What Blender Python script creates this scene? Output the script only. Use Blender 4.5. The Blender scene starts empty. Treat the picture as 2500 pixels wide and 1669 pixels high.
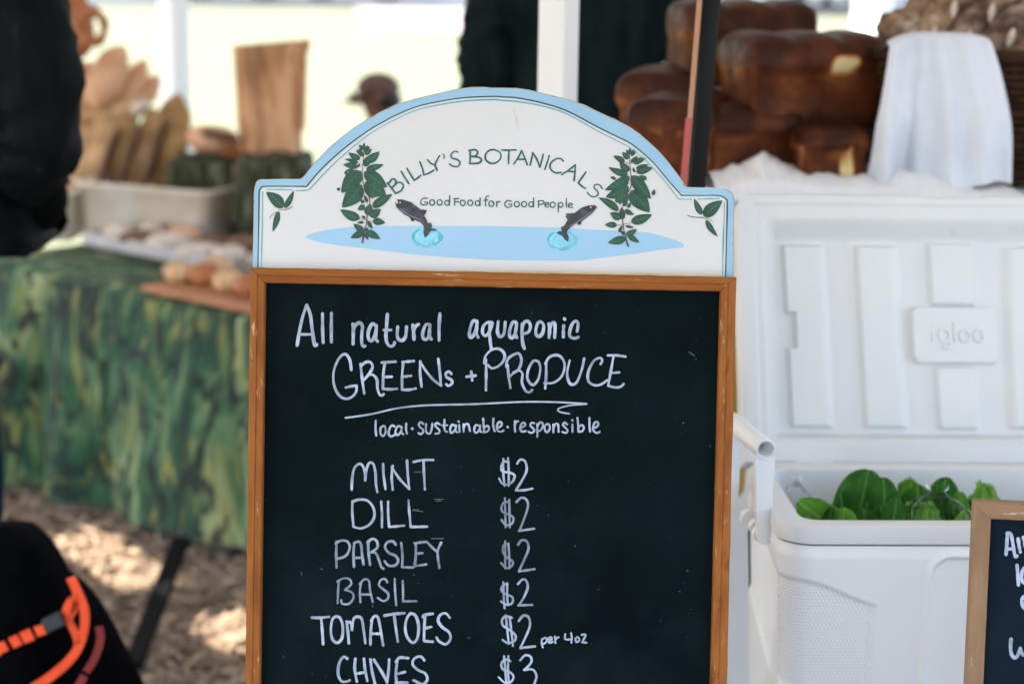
import bpy, bmesh, math, random
import numpy as np
from mathutils import Vector, Matrix, noise
random.seed(7)
SC = bpy.context.scene
COL = SC.collection

# ------------------------------------------------------------------ camera
CAM_LOC = Vector((0, 0, 1.72)); PITCH = math.radians(11.8); ROLL = math.radians(0.9)
FPX = 2500 * 70 / 36.0
R0 = Vector((1, 0, 0)); F = Vector((0, math.cos(PITCH), -math.sin(PITCH))); U0 = Vector((0, math.sin(PITCH), math.cos(PITCH)))
RV = math.cos(ROLL) * R0 + math.sin(ROLL) * U0
UV = -math.sin(ROLL) * R0 + math.cos(ROLL) * U0
cam = bpy.data.cameras.new('camera'); camo = bpy.data.objects.new('camera', cam); COL.objects.link(camo)
camo.matrix_world = Matrix(((RV.x, UV.x, -F.x, 0), (RV.y, UV.y, -F.y, 0), (RV.z, UV.z, -F.z, CAM_LOC.z), (0, 0, 0, 1)))
cam.lens = 70; cam.sensor_width = 36; cam.clip_start = 0.05; cam.clip_end = 600
cam.dof.use_dof = True; cam.dof.focus_distance = 2.46; cam.dof.aperture_fstop = 3.35; cam.dof.aperture_blades = 0
SC.camera = camo

# ------------------------------------------------------------------ sky, sun, exposure
SUN = Vector((-0.56, -0.10, 0.82)).normalized()
w = bpy.data.worlds.new('World'); SC.world = w; w.use_nodes = True
nt = w.node_tree; nt.nodes.clear()
sky = nt.nodes.new('ShaderNodeTexSky'); sky.sky_type = 'NISHITA'; sky.sun_disc = False
sky.sun_elevation = math.asin(SUN.z); sky.sun_rotation = math.atan2(SUN.x, SUN.y)
sky.air_density = 1.0; sky.dust_density = 2.0; sky.ozone_density = 1.0
bg = nt.nodes.new('ShaderNodeBackground'); bg.inputs[1].default_value = 0.14
wo = nt.nodes.new('ShaderNodeOutputWorld'); nt.links.new(sky.outputs[0], bg.inputs[0]); nt.links.new(bg.outputs[0], wo.inputs[0])
sl = bpy.data.lights.new('sun', 'SUN'); sl.energy = 3.3; sl.angle = math.radians(0.53); sl.color = (1.0, 0.90, 0.76)
so = bpy.data.objects.new('sun', sl); COL.objects.link(so); so.rotation_euler = (-SUN).to_track_quat('-Z', 'Y').to_euler(); so.location = (0, 0, 30)
SC.view_settings.view_transform = 'Standard'; SC.view_settings.look = 'None'; SC.view_settings.gamma = 1
SC.view_settings.exposure = 2.58
SC.render.film_transparent = False

# ------------------------------------------------------------------ projection helpers
def ray(px, py): return (F * FPX + RV * (px - 1250) - UV * (py - 834.5)).normalized()
def P(px, py, Y):
    r = ray(px, py); return CAM_LOC + r * (Y / r.y)
def G(px, py, z=0.0):
    r = ray(px, py); return CAM_LOC + r * ((z - CAM_LOC.z) / r.z)
def hit(px, py, o, n):
    r = ray(px, py); return CAM_LOC + r * ((o - CAM_LOC).dot(n) / r.dot(n))
def pxm(Y): return Y * 1.03 / FPX                  # metres per photo pixel at distance Y
# zoom frames used while tracing the lettering
def zf(x0, y0, s): return lambda x, y: (x0 + x * s, y0 + y * s)
R1 = zf(600, 200, .30612); R2 = zf(1200, 200, .30617); C1 = zf(600, 640, .30612); C2 = zf(1100, 640, .30608)
C3 = zf(600, 1080, .3757); C4 = zf(1150, 1080, .37572)

# ------------------------------------------------------------------ materials
MATS = {}
def lin(c): return tuple(((v / 255 + .055) / 1.055) ** 2.4 if v > 10 else v / 255 / 12.92 for v in c)
def mat(name, c1, c2=None, scale=8.0, rough=.6, bump=0.0, bscale=40.0, stretch=(1, 1, 1), metal=0, spec=.4, detail=5, c3=None,
        lo=.35, hi=.65, sss=0, trans=0, sheen=0, distort=0, coat=0, dirt=None, dirtscale=3, dirtlo=.6, dirthi=.75, p3=None):
    if name in MATS: return MATS[name]
    m = bpy.data.materials.new(name); m.use_nodes = True; nt = m.node_tree; b = nt.nodes['Principled BSDF']
    L = nt.links.new; N = nt.nodes.new
    b.inputs['Roughness'].default_value = rough; b.inputs['Metallic'].default_value = metal
    b.inputs['Specular IOR Level'].default_value = spec
    if coat: b.inputs['Coat Weight'].default_value = coat; b.inputs['Coat Roughness'].default_value = .1
    if sheen: b.inputs['Sheen Weight'].default_value = sheen
    if sss: b.inputs['Subsurface Weight'].default_value = sss; b.inputs['Subsurface Radius'].default_value = (.02, .02, .02); b.inputs['Subsurface Scale'].default_value = .3
    tc = N('ShaderNodeTexCoord'); mp = N('ShaderNodeMapping'); mp.inputs['Scale'].default_value = stretch
    L(tc.outputs['Object'], mp.inputs[0])
    out = None
    if c2 is not None:
        no = N('ShaderNodeTexNoise'); no.inputs['Scale'].default_value = scale; no.inputs['Detail'].default_value = detail; no.inputs['Distortion'].default_value = distort
        no.inputs['Roughness'].default_value = .6
        L(mp.outputs[0], no.inputs[0]); cr = N('ShaderNodeValToRGB'); L(no.outputs[0], cr.inputs[0])
        e = cr.color_ramp.elements; e[0].position = lo; e[0].color = (*c1, 1); e[1].position = hi; e[1].color = (*c2, 1)
        if c3 is not None:
            n3 = cr.color_ramp.elements.new(p3 if p3 else min(.97, hi + .12)); n3.color = (*c3, 1)
        out = cr.outputs[0]
    else:
        rgb = N('ShaderNodeRGB'); rgb.outputs[0].default_value = (*c1, 1); out = rgb.outputs[0]
    if dirt is not None:
        n2 = N('ShaderNodeTexNoise'); n2.inputs['Scale'].default_value = dirtscale; n2.inputs['Detail'].default_value = 8; n2.inputs['Roughness'].default_value = .7
        L(mp.outputs[0], n2.inputs[0])
        mr = N('ShaderNodeMapRange'); mr.inputs[1].default_value = dirtlo; mr.inputs[2].default_value = dirthi; L(n2.outputs[0], mr.inputs[0])
        mx = N('ShaderNodeMix'); mx.data_type = 'RGBA'; L(mr.outputs[0], mx.inputs[0]); L(out, mx.inputs[6]); mx.inputs[7].default_value = (*dirt, 1); out = mx.outputs[2]
    L(out, b.inputs['Base Color'])
    if bump:
        nb = N('ShaderNodeTexNoise'); nb.inputs['Scale'].default_value = bscale; nb.inputs['Detail'].default_value = 6
        L(mp.outputs[0], nb.inputs[0]); bp = N('ShaderNodeBump'); bp.inputs['Strength'].default_value = bump; bp.inputs['Distance'].default_value = .004
        L(nb.outputs[0], bp.inputs['Height']); L(bp.outputs[0], b.inputs['Normal'])
    if trans:
        tr = N('ShaderNodeBsdfTranslucent'); L(out, tr.inputs[0]); ms = N('ShaderNodeMixShader'); ms.inputs[0].default_value = trans
        L(b.outputs[0], ms.inputs[1]); L(tr.outputs[0], ms.inputs[2]); L(ms.outputs[0], nt.nodes['Material Output'].inputs[0])
    MATS[name] = m; return m

def attr_mat(name, base, ink, rough=.7, nscale=60, spec=.25):
    """paint whose strength is stored per vertex: marker ink over the dark board"""
    m = bpy.data.materials.new(name); m.use_nodes = True; nt = m.node_tree; b = nt.nodes['Principled BSDF']; L = nt.links.new; N = nt.nodes.new
    a = N('ShaderNodeAttribute'); a.attribute_name = 'ink'; tc = N('ShaderNodeTexCoord'); no = N('ShaderNodeTexNoise'); no.inputs['Scale'].default_value = nscale; no.inputs['Detail'].default_value = 5
    L(tc.outputs['Object'], no.inputs[0]); mr = N('ShaderNodeMapRange'); mr.inputs[1].default_value = .3; mr.inputs[2].default_value = .65; mr.inputs[3].default_value = .5; mr.inputs[4].default_value = 1.08
    L(no.outputs[0], mr.inputs[0]); mu = N('ShaderNodeMath'); mu.operation = 'MULTIPLY'; mu.use_clamp = True; L(a.outputs['Fac'], mu.inputs[0]); L(mr.outputs[0], mu.inputs[1])
    mx = N('ShaderNodeMix'); mx.data_type = 'RGBA'; L(mu.outputs[0], mx.inputs[0]); mx.inputs[6].default_value = (*base, 1); mx.inputs[7].default_value = (*ink, 1)
    L(mx.outputs[2], b.inputs['Base Color']); b.inputs['Roughness'].default_value = rough; b.inputs['Specular IOR Level'].default_value = spec
    return m

# ------------------------------------------------------------------ mesh builder
class MB:
    def __init__(s): s.v = []; s.f = []; s.ink = []
    def add(s, vs, fs, ink=1.0):
        o = len(s.v); s.v += [Vector(v) for v in vs]; s.f += [tuple(i + o for i in f) for f in fs]
        s.ink += (list(ink) if hasattr(ink, '__len__') else [ink] * len(vs)); return s
    def box(s, c, sz, rot=None, axes=None, bev=0.0):
        c = Vector(c); hx, hy, hz = [d / 2 for d in sz]
        if axes is None: M = Matrix.Rotation(rot or 0, 3, 'Z'); axes = [M @ Vector(a) for a in ((1, 0, 0), (0, 1, 0), (0, 0, 1))]
        bm = bmesh.new(); bmesh.ops.create_cube(bm, size=2)
        for v in bm.verts: v.co = Vector((v.co.x * hx, v.co.y * hy, v.co.z * hz))
        if bev: bmesh.ops.bevel(bm, geom=bm.edges[:], offset=bev, segments=2, affect='EDGES', profile=.6)
        bm.verts.index_update()
        vs = [c + axes[0] * v.co.x + axes[1] * v.co.y + axes[2] * v.co.z for v in bm.verts]
        fs = [tuple(v.index for v in f.verts) for f in bm.faces]; bm.free(); return s.add(vs, fs)
    def tube(s, pts, rad, n=12, cap=True, flat=1.0, upv=None):
        pts = [Vector(p) for p in pts]; rads = rad if hasattr(rad, '__len__') else [rad] * len(pts)
        vs = []; fs = []; prev = None
        for i, p in enumerate(pts):
            t = (pts[min(i + 1, len(pts) - 1)] - pts[max(i - 1, 0)]).normalized()
            if prev is None:
                a = upv or (Vector((0, 0, 1)) if abs(t.z) < .9 else Vector((1, 0, 0)))
            else: a = prev
            a = (a - t * a.dot(t)).normalized(); prev = a; b = t.cross(a)
            for k in range(n):
                an = 2 * math.pi * k / n; vs.append(p + (a * math.cos(an) * flat + b * math.sin(an)) * rads[i])
        for i in range(len(pts) - 1):
            for k in range(n):
                k2 = (k + 1) % n; fs.append((i * n + k, i * n + k2, (i + 1) * n + k2, (i + 1) * n + k))
        if cap:
            fs.append(tuple(range(n))[::-1]); fs.append(tuple(range((len(pts) - 1) * n, len(pts) * n)))
        return s.add(vs, fs)
    def grid(s, fn, nu, nv, closeu=False):
        vs = [fn(i / (nu if closeu else nu - 1), j / (nv - 1)) for j in range(nv) for i in range(nu)]
        fs = []
        for j in range(nv - 1):
            for i in range(nu if closeu else nu - 1):
                i2 = (i + 1) % nu; fs.append((j * nu + i, j * nu + i2, (j + 1) * nu + i2, (j + 1) * nu + i))
        return s.add(vs, fs)
    def prism(s, outline, depthv):
        n = len(outline); vs = [Vector(p) for p in outline] + [Vector(p) + depthv for p in outline]
        fs = [tuple(range(n)), tuple(range(2 * n - 1, n - 1, -1))] + [(i, i + n, (i + 1) % n + n, (i + 1) % n) for i in range(n)]
        return s.add(vs, fs)
    def build(s, name, m, parent=None, smooth=False, kind=None, label=None, cat=None, group=None, loc=None, auto=None):
        off = Vector((0, 0, 0))
        if parent is not None:
            q = parent
            while q is not None: off += Vector(q.location); q = q.parent
        me = bpy.data.meshes.new(name)
        loc = Vector(loc) if loc is not None else Vector((0, 0, 0))
        me.from_pydata([tuple(v - off - loc) for v in s.v], [], s.f); me.update()
        if any(abs(i - 1) > 1e-6 for i in s.ink):
            at = me.attributes.new('ink', 'FLOAT', 'POINT'); at.data.foreach_set('value', s.ink)
        else:
            at = me.attributes.new('ink', 'FLOAT', 'POINT'); at.data.foreach_set('value', [1.0] * len(s.v))
        bm = bmesh.new(); bm.from_mesh(me); bmesh.ops.recalc_face_normals(bm, faces=bm.faces[:])
        if len(s.f) < 8 and not smooth: pass
        bm.to_mesh(me); bm.free()
        if smooth: me.shade_smooth()
        if auto:
            me.shade_smooth(); me.set_sharp_from_angle(angle=math.radians(auto))
        me.materials.append(m)
        o = bpy.data.objects.new(name, me); COL.objects.link(o); o.location = loc
        if parent is not None: o.parent = parent
        if kind: o['kind'] = kind
        if label: o['label'] = label
        if cat: o['category'] = cat
        if group: o['group'] = group
        return o

def thing(name, label, cat, loc, group=None):
    o = bpy.data.objects.new(name, None); COL.objects.link(o); o.location = loc; o.empty_display_size = .1
    o['label'] = label; o['category'] = cat
    if group: o['group'] = group
    return o

def copy_thing(src, loc, rotz, label, children):
    c = src.copy(); COL.objects.link(c); c.location = loc; c.rotation_euler = (0, 0, rotz); c['label'] = label
    for ch in children.get(src.name, []):
        d = ch.copy(); COL.objects.link(d); d.parent = c
        for g in children.get(ch.name, []):
            e = g.copy(); COL.objects.link(e); e.parent = d
    return c

def catmull(pts, step=6.0):
    if len(pts) < 3: 
        a, b = pts[0], pts[-1]; n = max(2, int(math.dist(a, b) / step) + 1)
        return [(a[0] + (b[0] - a[0]) * i / (n - 1), a[1] + (b[1] - a[1]) * i / (n - 1)) for i in range(n)]
    out = []
    for i in range(len(pts) - 1):
        p0 = pts[i - 1] if i else pts[0]; p1 = pts[i]; p2 = pts[i + 1]; p3 = pts[i + 2] if i + 2 < len(pts) else pts[-1]
        n = max(2, int(math.dist(p1, p2) / step) + 1)
        for k in range(n):
            t = k / n
            out.append(tuple(.5 * ((2 * p1[d]) + (-p0[d] + p2[d]) * t + (2 * p0[d] - 5 * p1[d] + 4 * p2[d] - p3[d]) * t * t + (-p0[d] + 3 * p1[d] - 3 * p2[d] + p3[d]) * t ** 3) for d in range(2)))
    out.append(tuple(pts[-1])); return out
def pp(sx): return [tuple(float(c) for c in q.split(',')) for q in sx.split()]

class Surf:
    """a real plane in the scene; art on it is traced in photo pixels and laid down on the plane"""
    def __init__(s, o, n): s.o = o; s.n = n.normalized(); s.k = 0
    def at(s, px, py, h=0.0): return hit(px, py, s.o + s.n * h, s.n)
    def strokes(s, mb, fr, specs, width, h=-.0003, ink=(.85, 1.0), taper=.2, step=7):
        """width in photo px"""
        for sp in specs:
            if isinstance(sp, tuple): wd, sx = sp
            else: wd, sx = width, sp
            pts = catmull(pp(sx), step); pts = [fr(*p) for p in pts]
            s.k += 1; base = h + (s.k % 40) * .000006
            n = len(pts); i0 = random.uniform(*ink); i1 = random.uniform(*ink); vs = []; ik = []; ph = random.random() * 9
            # arc cap start / end
            def frame(i):
                a = pts[max(i - 1, 0)]; b = pts[min(i + 1, n - 1)]; d = math.dist(a, b) or 1; return ((b[0] - a[0]) / d, (b[1] - a[1]) / d)
            rows = []
            t = frame(0); hw = wd / 2
            for q in (1.0, .7, .3):
                rows.append(((pts[0][0] - t[0] * hw * q, pts[0][1] - t[1] * hw * q), t, hw * math.sqrt(max(0.02, 1 - q * q)), 0))
            for i in range(n):
                u = i / (n - 1); wv = hw * (1 + taper * noise.noise(Vector((u * 3 + ph, ph, 0))) * 1.6); rows.append((pts[i], frame(i), wv, u))
            t = frame(n - 1)
            for q in (.3, .7, 1.0):
                rows.append(((pts[-1][0] + t[0] * hw * q, pts[-1][1] + t[1] * hw * q), t, hw * math.sqrt(max(0.02, 1 - q * q)), 1))
            for (c, t, ww, u) in rows:
                hh = base + u * .00001
                for sg in (-1, 0, 1):
                    vs.append(s.at(c[0] - t[1] * ww * sg, c[1] + t[0] * ww * sg, hh + (0 if sg else .00002)))
                    k = (i0 * (1 - u) + i1 * u) * (1 + .1 * noise.noise(Vector((u * 6, ph, 3)))); k *= (1.0 if sg else .93)
                    ik.append(max(0.02, min(1, k)))
            fs = []
            for r in range(len(rows) - 1):
                for c in range(2): a = r * 3 + c; fs.append((a, a + 1, a + 4, a + 3))
            mb.add(vs, fs, ik)
    def poly(s, mb, fr, sx, h, smooth=False, step=8):
        pts = pp(sx)
        if smooth: pts = catmull(pts + [pts[0]], step)[:-1]
        pts = [fr(*p) if fr else p for p in pts]
        from mathutils.geometry import tessellate_polygon
        tri = tessellate_polygon([[Vector((p[0], p[1], 0)) for p in pts]])
        mb.add([s.at(p[0], p[1], h) for p in pts], [tuple(t) for t in tri])


# ================================================================== SETTING
def T(px, py): return G(px, py, TZ)
TZ = .69
# mulch ground under the stalls
def fbm(x, y, z=0, o=4):
    return noise.fractal(Vector((x, y, z)), .9, 2.0, o)
g = MB(); g.grid(lambda u, v: Vector((-9 + 18 * u, 1.2 + 7.8 * v, .03 * fbm((-9 + 18 * u) * 1.5, (1.2 + 7.8 * v) * 1.5) - .01)), 120, 80)
g.build('ground', mat('mulch', (.11, .08, .06), (.28, .20, .145), 14, .95, 1.0, 60, c3=(.46, .35, .26), lo=.38, hi=.6), kind='structure', smooth=True)
chips = MB()
for i in range(15000):
    x = random.uniform(-2.9, 0.3); y = random.uniform(3.2, 7.6)
    l = random.uniform(.02, .07); ww = random.uniform(.008, .022); a = random.uniform(0, math.pi)
    tl = random.uniform(-.35, .35); z = .03 * fbm(x * 1.5, y * 1.5) - .01 + random.uniform(.002, .02)
    M = Matrix.Rotation(a, 3, 'Z') @ Matrix.Rotation(tl, 3, 'Y') @ Matrix.Rotation(random.uniform(-.4, .4), 3, 'X')
    c = Vector((x, y, z)); t = random.uniform(.002, .006)
    vs = [c + M @ Vector((sx * l / 2, sy * ww / 2, sz * t)) for sx, sy, sz in ((-1, -1, 0), (1, -.7, 0), (1, .7, 0), (-1, 1, 0), (-.9, -.8, 1), (.9, -.6, 1), (.9, .6, 1), (-.9, .8, 1))]
    chips.add(vs, [(4, 5, 6, 7), (0, 1, 5, 4), (1, 2, 6, 5), (2, 3, 7, 6), (3, 0, 4, 7)])
chips.build('wood_chips', mat('chips', (.12, .08, .06), (.50, .37, .26), 25, .9, lo=.3, hi=.7), kind='stuff', label='brown bark mulch of small wood chips covering the ground', cat='mulch')
def sheet(name, pts, z, m):
    b = MB(); b.add([(x, y, z) for x, y in pts], [tuple(range(len(pts)))]); return b.build(name, m, kind='structure')
sheet('grass_field', [(-300, 8.6), (300, 8.6), (300, 500), (-300, 500)], -.02, mat('lawn', (.125, .135, .080), (.15, .163, .092), .6, 1, c3=(.16, .17, .10)))
sheet('earth', [(-300, -300), (300, -300), (300, 8.8), (-300, 8.8)], -.06, mat('earth', (.12, .1, .08), (.18, .15, .12), 1, 1))
sheet('bounce_ground', [(-40, -60), (40, -60), (40, 1.3), (-40, 1.3)], -.02, mat('bounce_ground_pale', (.20, .195, .19), (.26, .25, .24), 1.2, .9))  # unseen pale ground added to bounce light onto the fronts
sheet('road', [(-300, 43), (300, 40), (300, 56), (-300, 59)], .02, mat('road', (.045, .05, .06), (.07, .075, .085), .8, .9))
a0, a1, b0, b1 = G(905, 75, .01), G(1240, 75, .01), G(830, -30, .01), G(1330, -30, .01)
sheet('path', [(a0.x, a0.y), (a1.x, a1.y), (b1.x, b1.y), (b0.x, b0.y)], .01, mat('concrete_path', (.30, .25, .24), (.36, .3, .29), 2, .9))

# ---------------------------------------------------------- parked cars on the far road
def car(x, y, rz, colr, label, i):
    t = thing('parked_car', label, 'car', (x, y, .03), 'cars parked along the far road')
    prof = [(-2.1, .35), (-2.15, .75), (-1.9, .95), (-1.2, 1.0), (-.65, 1.42), (.85, 1.45), (1.45, 1.02), (2.1, .9), (2.18, .5), (2.1, .32)]
    b = MB(); B = Matrix.Rotation(rz, 3, 'Z'); o = Vector((x, y, .03))
    b.prism([o + B @ Vector((px, -.85, pz)) for px, pz in prof], B @ Vector((0, 1.7, 0)))
    b.build('body', mat('car_paint_%d' % i, colr, rough=.25, coat=.5), t)
    for sy in (-1, 1):
        q = MB(); q.prism([o + B @ Vector((px, sy * .86, pz)) for px, pz in ((-1.1, 1.02), (-.6, 1.36), (.8, 1.38), (1.3, 1.04))], B @ Vector((0, sy * .01, 0)))
        q.build('side_window', mat('car_glass', (.02, .025, .03), rough=.05), t)
        for px in (-1.35, 1.35):
            q = MB(); q.tube([o + B @ Vector((px, sy * .72, .32)), o + B @ Vector((px, sy * .9, .32))], .32, 18)
            wl = q.build('wheel', mat('tyre', (.02, .02, .02), rough=.8), t)
            q = MB(); q.tube([o + B @ Vector((px, sy * .9, .32)), o + B @ Vector((px, sy * .915, .32))], .19, 14)
            q.build('rim', mat('rim_metal', (.5, .5, .52), rough=.3, metal=1), wl)
    for px, nm, cc in ((2.18, 'headlight', (.8, .8, .75)), (-2.17, 'tail_light', (.4, .02, .02))):
        for sy in (-.6, .6):
            q = MB(); q.box(o + B @ Vector((px, sy, .68)), (.06, .3, .14), axes=[B @ Vector(a) for a in ((1, 0, 0), (0, 1, 0), (0, 0, 1))]); q.build(nm, mat(nm, cc, rough=.2), t)
for i, (cx_, dist, colr, lb) in enumerate([(640, 45.5, (.25, .3, .38), 'blue grey car parked on the far road above the burlap sack'),
        (800, 45.5, (.5, .52, .56), 'silver car parked on the far road above the capped child'),
        (1690, 44.5, (.35, .4, .5), 'pale blue car parked on the far road just right of the black pole'),
        (1880, 44.5, (.6, .62, .66), 'light grey car parked on the far road above the big loaf'),
        (2120, 44.5, (.28, .33, .42), 'slate blue car parked on the far road above the white basket cloth')]):
    p = P(cx_, 0, dist); car(p.x, dist, .03, colr, lb, i)

# ---------------------------------------------------------- market tents
canvas = mat('tent_canvas', (.78, .78, .77), (.82, .82, .81), 6, .85, trans=.06)
white_metal = mat('white_metal', (.8, .8, .8), rough=.35, dirt=(.6, .58, .54), dirtscale=9)
def tent(label, corners, zedge, peak, legs, legw=.045, legrot=.0, cover=canvas):
    cs = [Vector((x, y, zedge)) for x, y in corners]; c = sum(cs, Vector()) / 4
    t = thing('market_tent', label, 'tent', (c.x, c.y, 0), 'white market tents')
    b = MB(); top = Vector((c.x, c.y, peak)); n = 10
    for k in range(4):
        a, d = cs[k], cs[(k + 1) % 4]
        for i in range(n):
            for j in range(n):
                def q(i, j):
                    s = j / n; e = a.lerp(d, i / n); p = e.lerp(top, s); p.z -= .12 * math.sin(math.pi * s); return p
                b.add([q(i, j), q(i + 1, j), q(i + 1, j + 1), q(i, j + 1)], [(0, 1, 2, 3)])
    b.build('canopy', cover, t)
    b = MB()
    for k in range(4):
        a, d = cs[k], cs[(k + 1) % 4]; m = 28; out = []
        dn = Vector((0, 0, -.22))
        for i in range(m):
            p0 = a.lerp(d, i / m); p1 = a.lerp(d, (i + 1) / m); b.add([p0, p1, p1 + dn * (1 + .12 * math.sin((i + 1) * 1.1)), p0 + dn * (1 + .12 * math.sin(i * 1.1))], [(0, 1, 2, 3)])
    b.build('valance', cover, t)
    b = MB()
    for k in range(4): b.tube([cs[k] - Vector((0, 0, .03)), cs[(k + 1) % 4] - Vector((0, 0, .03))], .015, 6); b.tube([cs[k] - Vector((0, 0, .03)), top - Vector((0, 0, .05))], .013, 6)
    b.build('roof_frame', white_metal, t)
    for (x, y, lw, rr) in legs:
        b = MB(); b.box((x, y, zedge / 2), (lw, lw, zedge), rot=rr, bev=lw * .08); b.build('leg', white_metal, t)
dL = Vector((.61, -.79)); nL = Vector((.79, .61)); g0 = Vector((-2.62, 4.70))
def gp(s, t): q = g0 + dL * s + nL * t; return (q.x, q.y)
pw = P(1363, 120, 3.3); pl = P(425, 150, 6.6)
GAP = .305
tent('white market tent whose square leg rises behind the painted sign top', [gp(-3.5, GAP), gp(6.0, GAP), gp(6.0, 4.9), gp(-3.5, 4.9)], 2.35, 3.1,
     [(pw.x, 3.3, .05, -.55)] + [(*gp(5.9, 4.8), .05, .3)])
tent('white market tent over the bread table with its bleached leg on the lawn side', [gp(-4.2, 0), gp(1.7, 0), gp(1.7, -3.6), gp(-4.2, -3.6)], 2.35, 3.1,
     [(*gp(-4.1, -.25), .05, .3)] + [(*gp(-4.1, -3.5), .05, .3), (*gp(1.6, -3.5), .05, .3)])
tent('unseen white tent added to shade the sign from the near side', [gp(.60, .55), gp(7.0, .55), gp(7.0, -3.2), gp(.60, -3.2)], 2.52, 3.2,
     [(*gp(6.9, .0), .05, .3), (*gp(6.9, -3.1), .05, .3), (*gp(.7, -3.1), .05, .3)])  # tent out of view, added to keep the sun off the sign
for a_, c_ in ((-3.4, -.52), (-.02, .30)):  # added canvas flaps block sun, leaving separate lit patches on the ground
    b = MB(); n_ = 14
    for i in range(n_):
        u0, u1 = a_ + (c_ - a_) * i / n_, a_ + (c_ - a_) * (i + 1) / n_; w0 = .12 * noise.noise(Vector((u0 * 5, 1, 2))); w1 = .12 * noise.noise(Vector((u1 * 5, 1, 2)))
        b.add([(*gp(u0, -.05), 2.362), (*gp(u1, -.05), 2.362), (*gp(u1 + w1 * .3, GAP + .05), 2.362), (*gp(u0 + w0 * .3, GAP + .05), 2.362)], [(0, 1, 2, 3)])
    b.build('shade_flap', canvas, bpy.data.objects['market_tent'])
b = MB(); pf = P(2130, 30, 24); pg = P(2130, 60, 24)
for nm, px_, wd, dd, lb in (('far_post', 425, .105, 9.2, 'bleached white post rising left of the burlap sack'), ('far_post', 2130, .3, 22, 'broad white post standing on the lawn behind the big brown loaf'), ('far_post', 2243, .1, 25, 'thin pale post on the lawn above the white basket cloth')):
    q = P(px_, 60, dd); b = MB(); b.box((q.x, dd, .0 + 1.2), (wd, wd, 2.4), rot=-.75, bev=.01); r_ = thing(nm, lb, 'post', (q.x, dd, 0), 'white posts out on the lawn'); b.build('shaft', white_metal, r_)
    b = MB(); b.box((q.x, dd, 2.42), (wd * 1.3, wd * 1.3, .05), bev=.01); b.build('cap', white_metal, r_)

# ================================================================== A-FRAME SIGN
LEAN = math.radians(9); wS = Vector((0, -math.cos(LEAN), math.sin(LEAN)))
oS = CAM_LOC + ray(1200, 1150) * (2.47 / ray(1200, 1150).dot(F))
S = Surf(oS, wS); vS = Vector((0, math.sin(LEAN), math.cos(LEAN)))
root = thing('sandwich_board', 'tall chalkboard easel in orange wood frame with arched white painted top', 'sign', (oS.x, oS.y + .02, 0))
WOODC = ((.195, .06, .011), (.30, .10, .019))
wood_h = mat('frame_wood_horizontal', *WOODC, 7, .55, .35, 120, spec=.15, stretch=(1, 9, 9), c3=(.13, .038, .008), lo=.3, hi=.6, dirt=(.48, .32, .18), dirtscale=16, dirtlo=.60, dirthi=.66)
wood_v = mat('frame_wood_vertical', *WOODC, 7, .55, .35, 120, spec=.15, stretch=(9, 9, 1), c3=(.13, .038, .008), lo=.3, hi=.6, dirt=(.48, .32, .18), dirtscale=16, dirtlo=.61, dirthi=.67)
board_m = mat('chalkboard_paint', (.002, .0052, .0060), (.0035, .0085, .0095), 5, .85, .05, 200, spec=.04, dirt=(.010, .018, .020), dirtscale=3.5, dirtlo=.5, dirthi=.85)
# outline corners in photo px, continued down to the feet of the frame
oTL, oTR = (615, 653), (1795, 676.5); iTL, iTR = (650.5, 690.5), (1756.5, 711)
oBL, oBR = (602, 1669), (1771.8, 1669); iBL, iBR = (638.3, 1669), (1732.4, 1669)
def ext(a, b, t): return (a[0] + (b[0] - a[0]) * t, a[1] + (b[1] - a[1]) * t)
def down(a, b):      # extend line a-b on the plane to z=.12
    p, q = S.at(*a), S.at(*b); t = (.12 - p.z) / (q.z - p.z); return p + (q - p) * t
def rail(name, m, A, B, Ai, Bi, hole_inner=True):
    """frame member: A-B outer edge, Ai-Bi inner edge (3D points on the plane); two stepped mouldings and a groove"""
    b = MB(); prof = [(0, -.018), (0, .0125), (.02, .0150), (.06, .0158), (.46, .0156), (.5, .0142), (.515, .0142), (.55, .0146), (.9, .0136), (.975, .0122), (1.0, .0105), (1.0, -.004)]
    n = 40; rows = []
    for i in range(n + 1):
        t = i / n; a = A.lerp(B, t); c = Ai.lerp(Bi, t); rows.append([a.lerp(c, k) + wS * (h + .0004 * noise.noise(Vector((t * 20, k * 3, ord(name[-1]))))) + (a - c).normalized() * .0008 * noise.noise(Vector((t * 31, 5.1, A.x * 9))) * (1 if k < .05 else 0) for k, h in prof])
    m_ = len(prof); vs = [p for r in rows for p in r]; fs = [(i * m_ + k, i * m_ + k + 1, (i + 1) * m_ + k + 1, (i + 1) * m_ + k) for i in range(n) for k in range(m_ - 1)]
    fs += [tuple(range(m_)), tuple(range(n * m_ + m_ - 1, n * m_ - 1, -1))]
    b.add(vs, fs); return b.build(name, m, root, auto=25)
pTL, pTR, qTL, qTR = S.at(*oTL), S.at(*oTR), S.at(*iTL), S.at(*iTR)
pBL, pBR, qBL, qBR = down(oTL, oBL), down(oTR, oBR), down(iTL, iBL), down(iTR, iBR)
eps = Vector((.0006, 0, 0))
rail('frame_rail', wood_h, pTL + eps, pTR - eps, qTL + eps, qTR - eps)
rail('frame_stile', wood_v, pTL, pBL, qTL, qBL); rail('frame_stile', wood_v, pTR, pBR, qTR, qBR)
rb0, rb1 = qBL + vS * .06, qBR + vS * .06
rail('frame_rail', wood_h, qBL + vS * .028 + Vector((.001, 0, 0)), qBR + vS * .028 - Vector((.001, 0, 0)), qBL + vS * .075 + Vector((.001, 0, 0)), qBR + vS * .075 - Vector((.001, 0, 0)))
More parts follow.
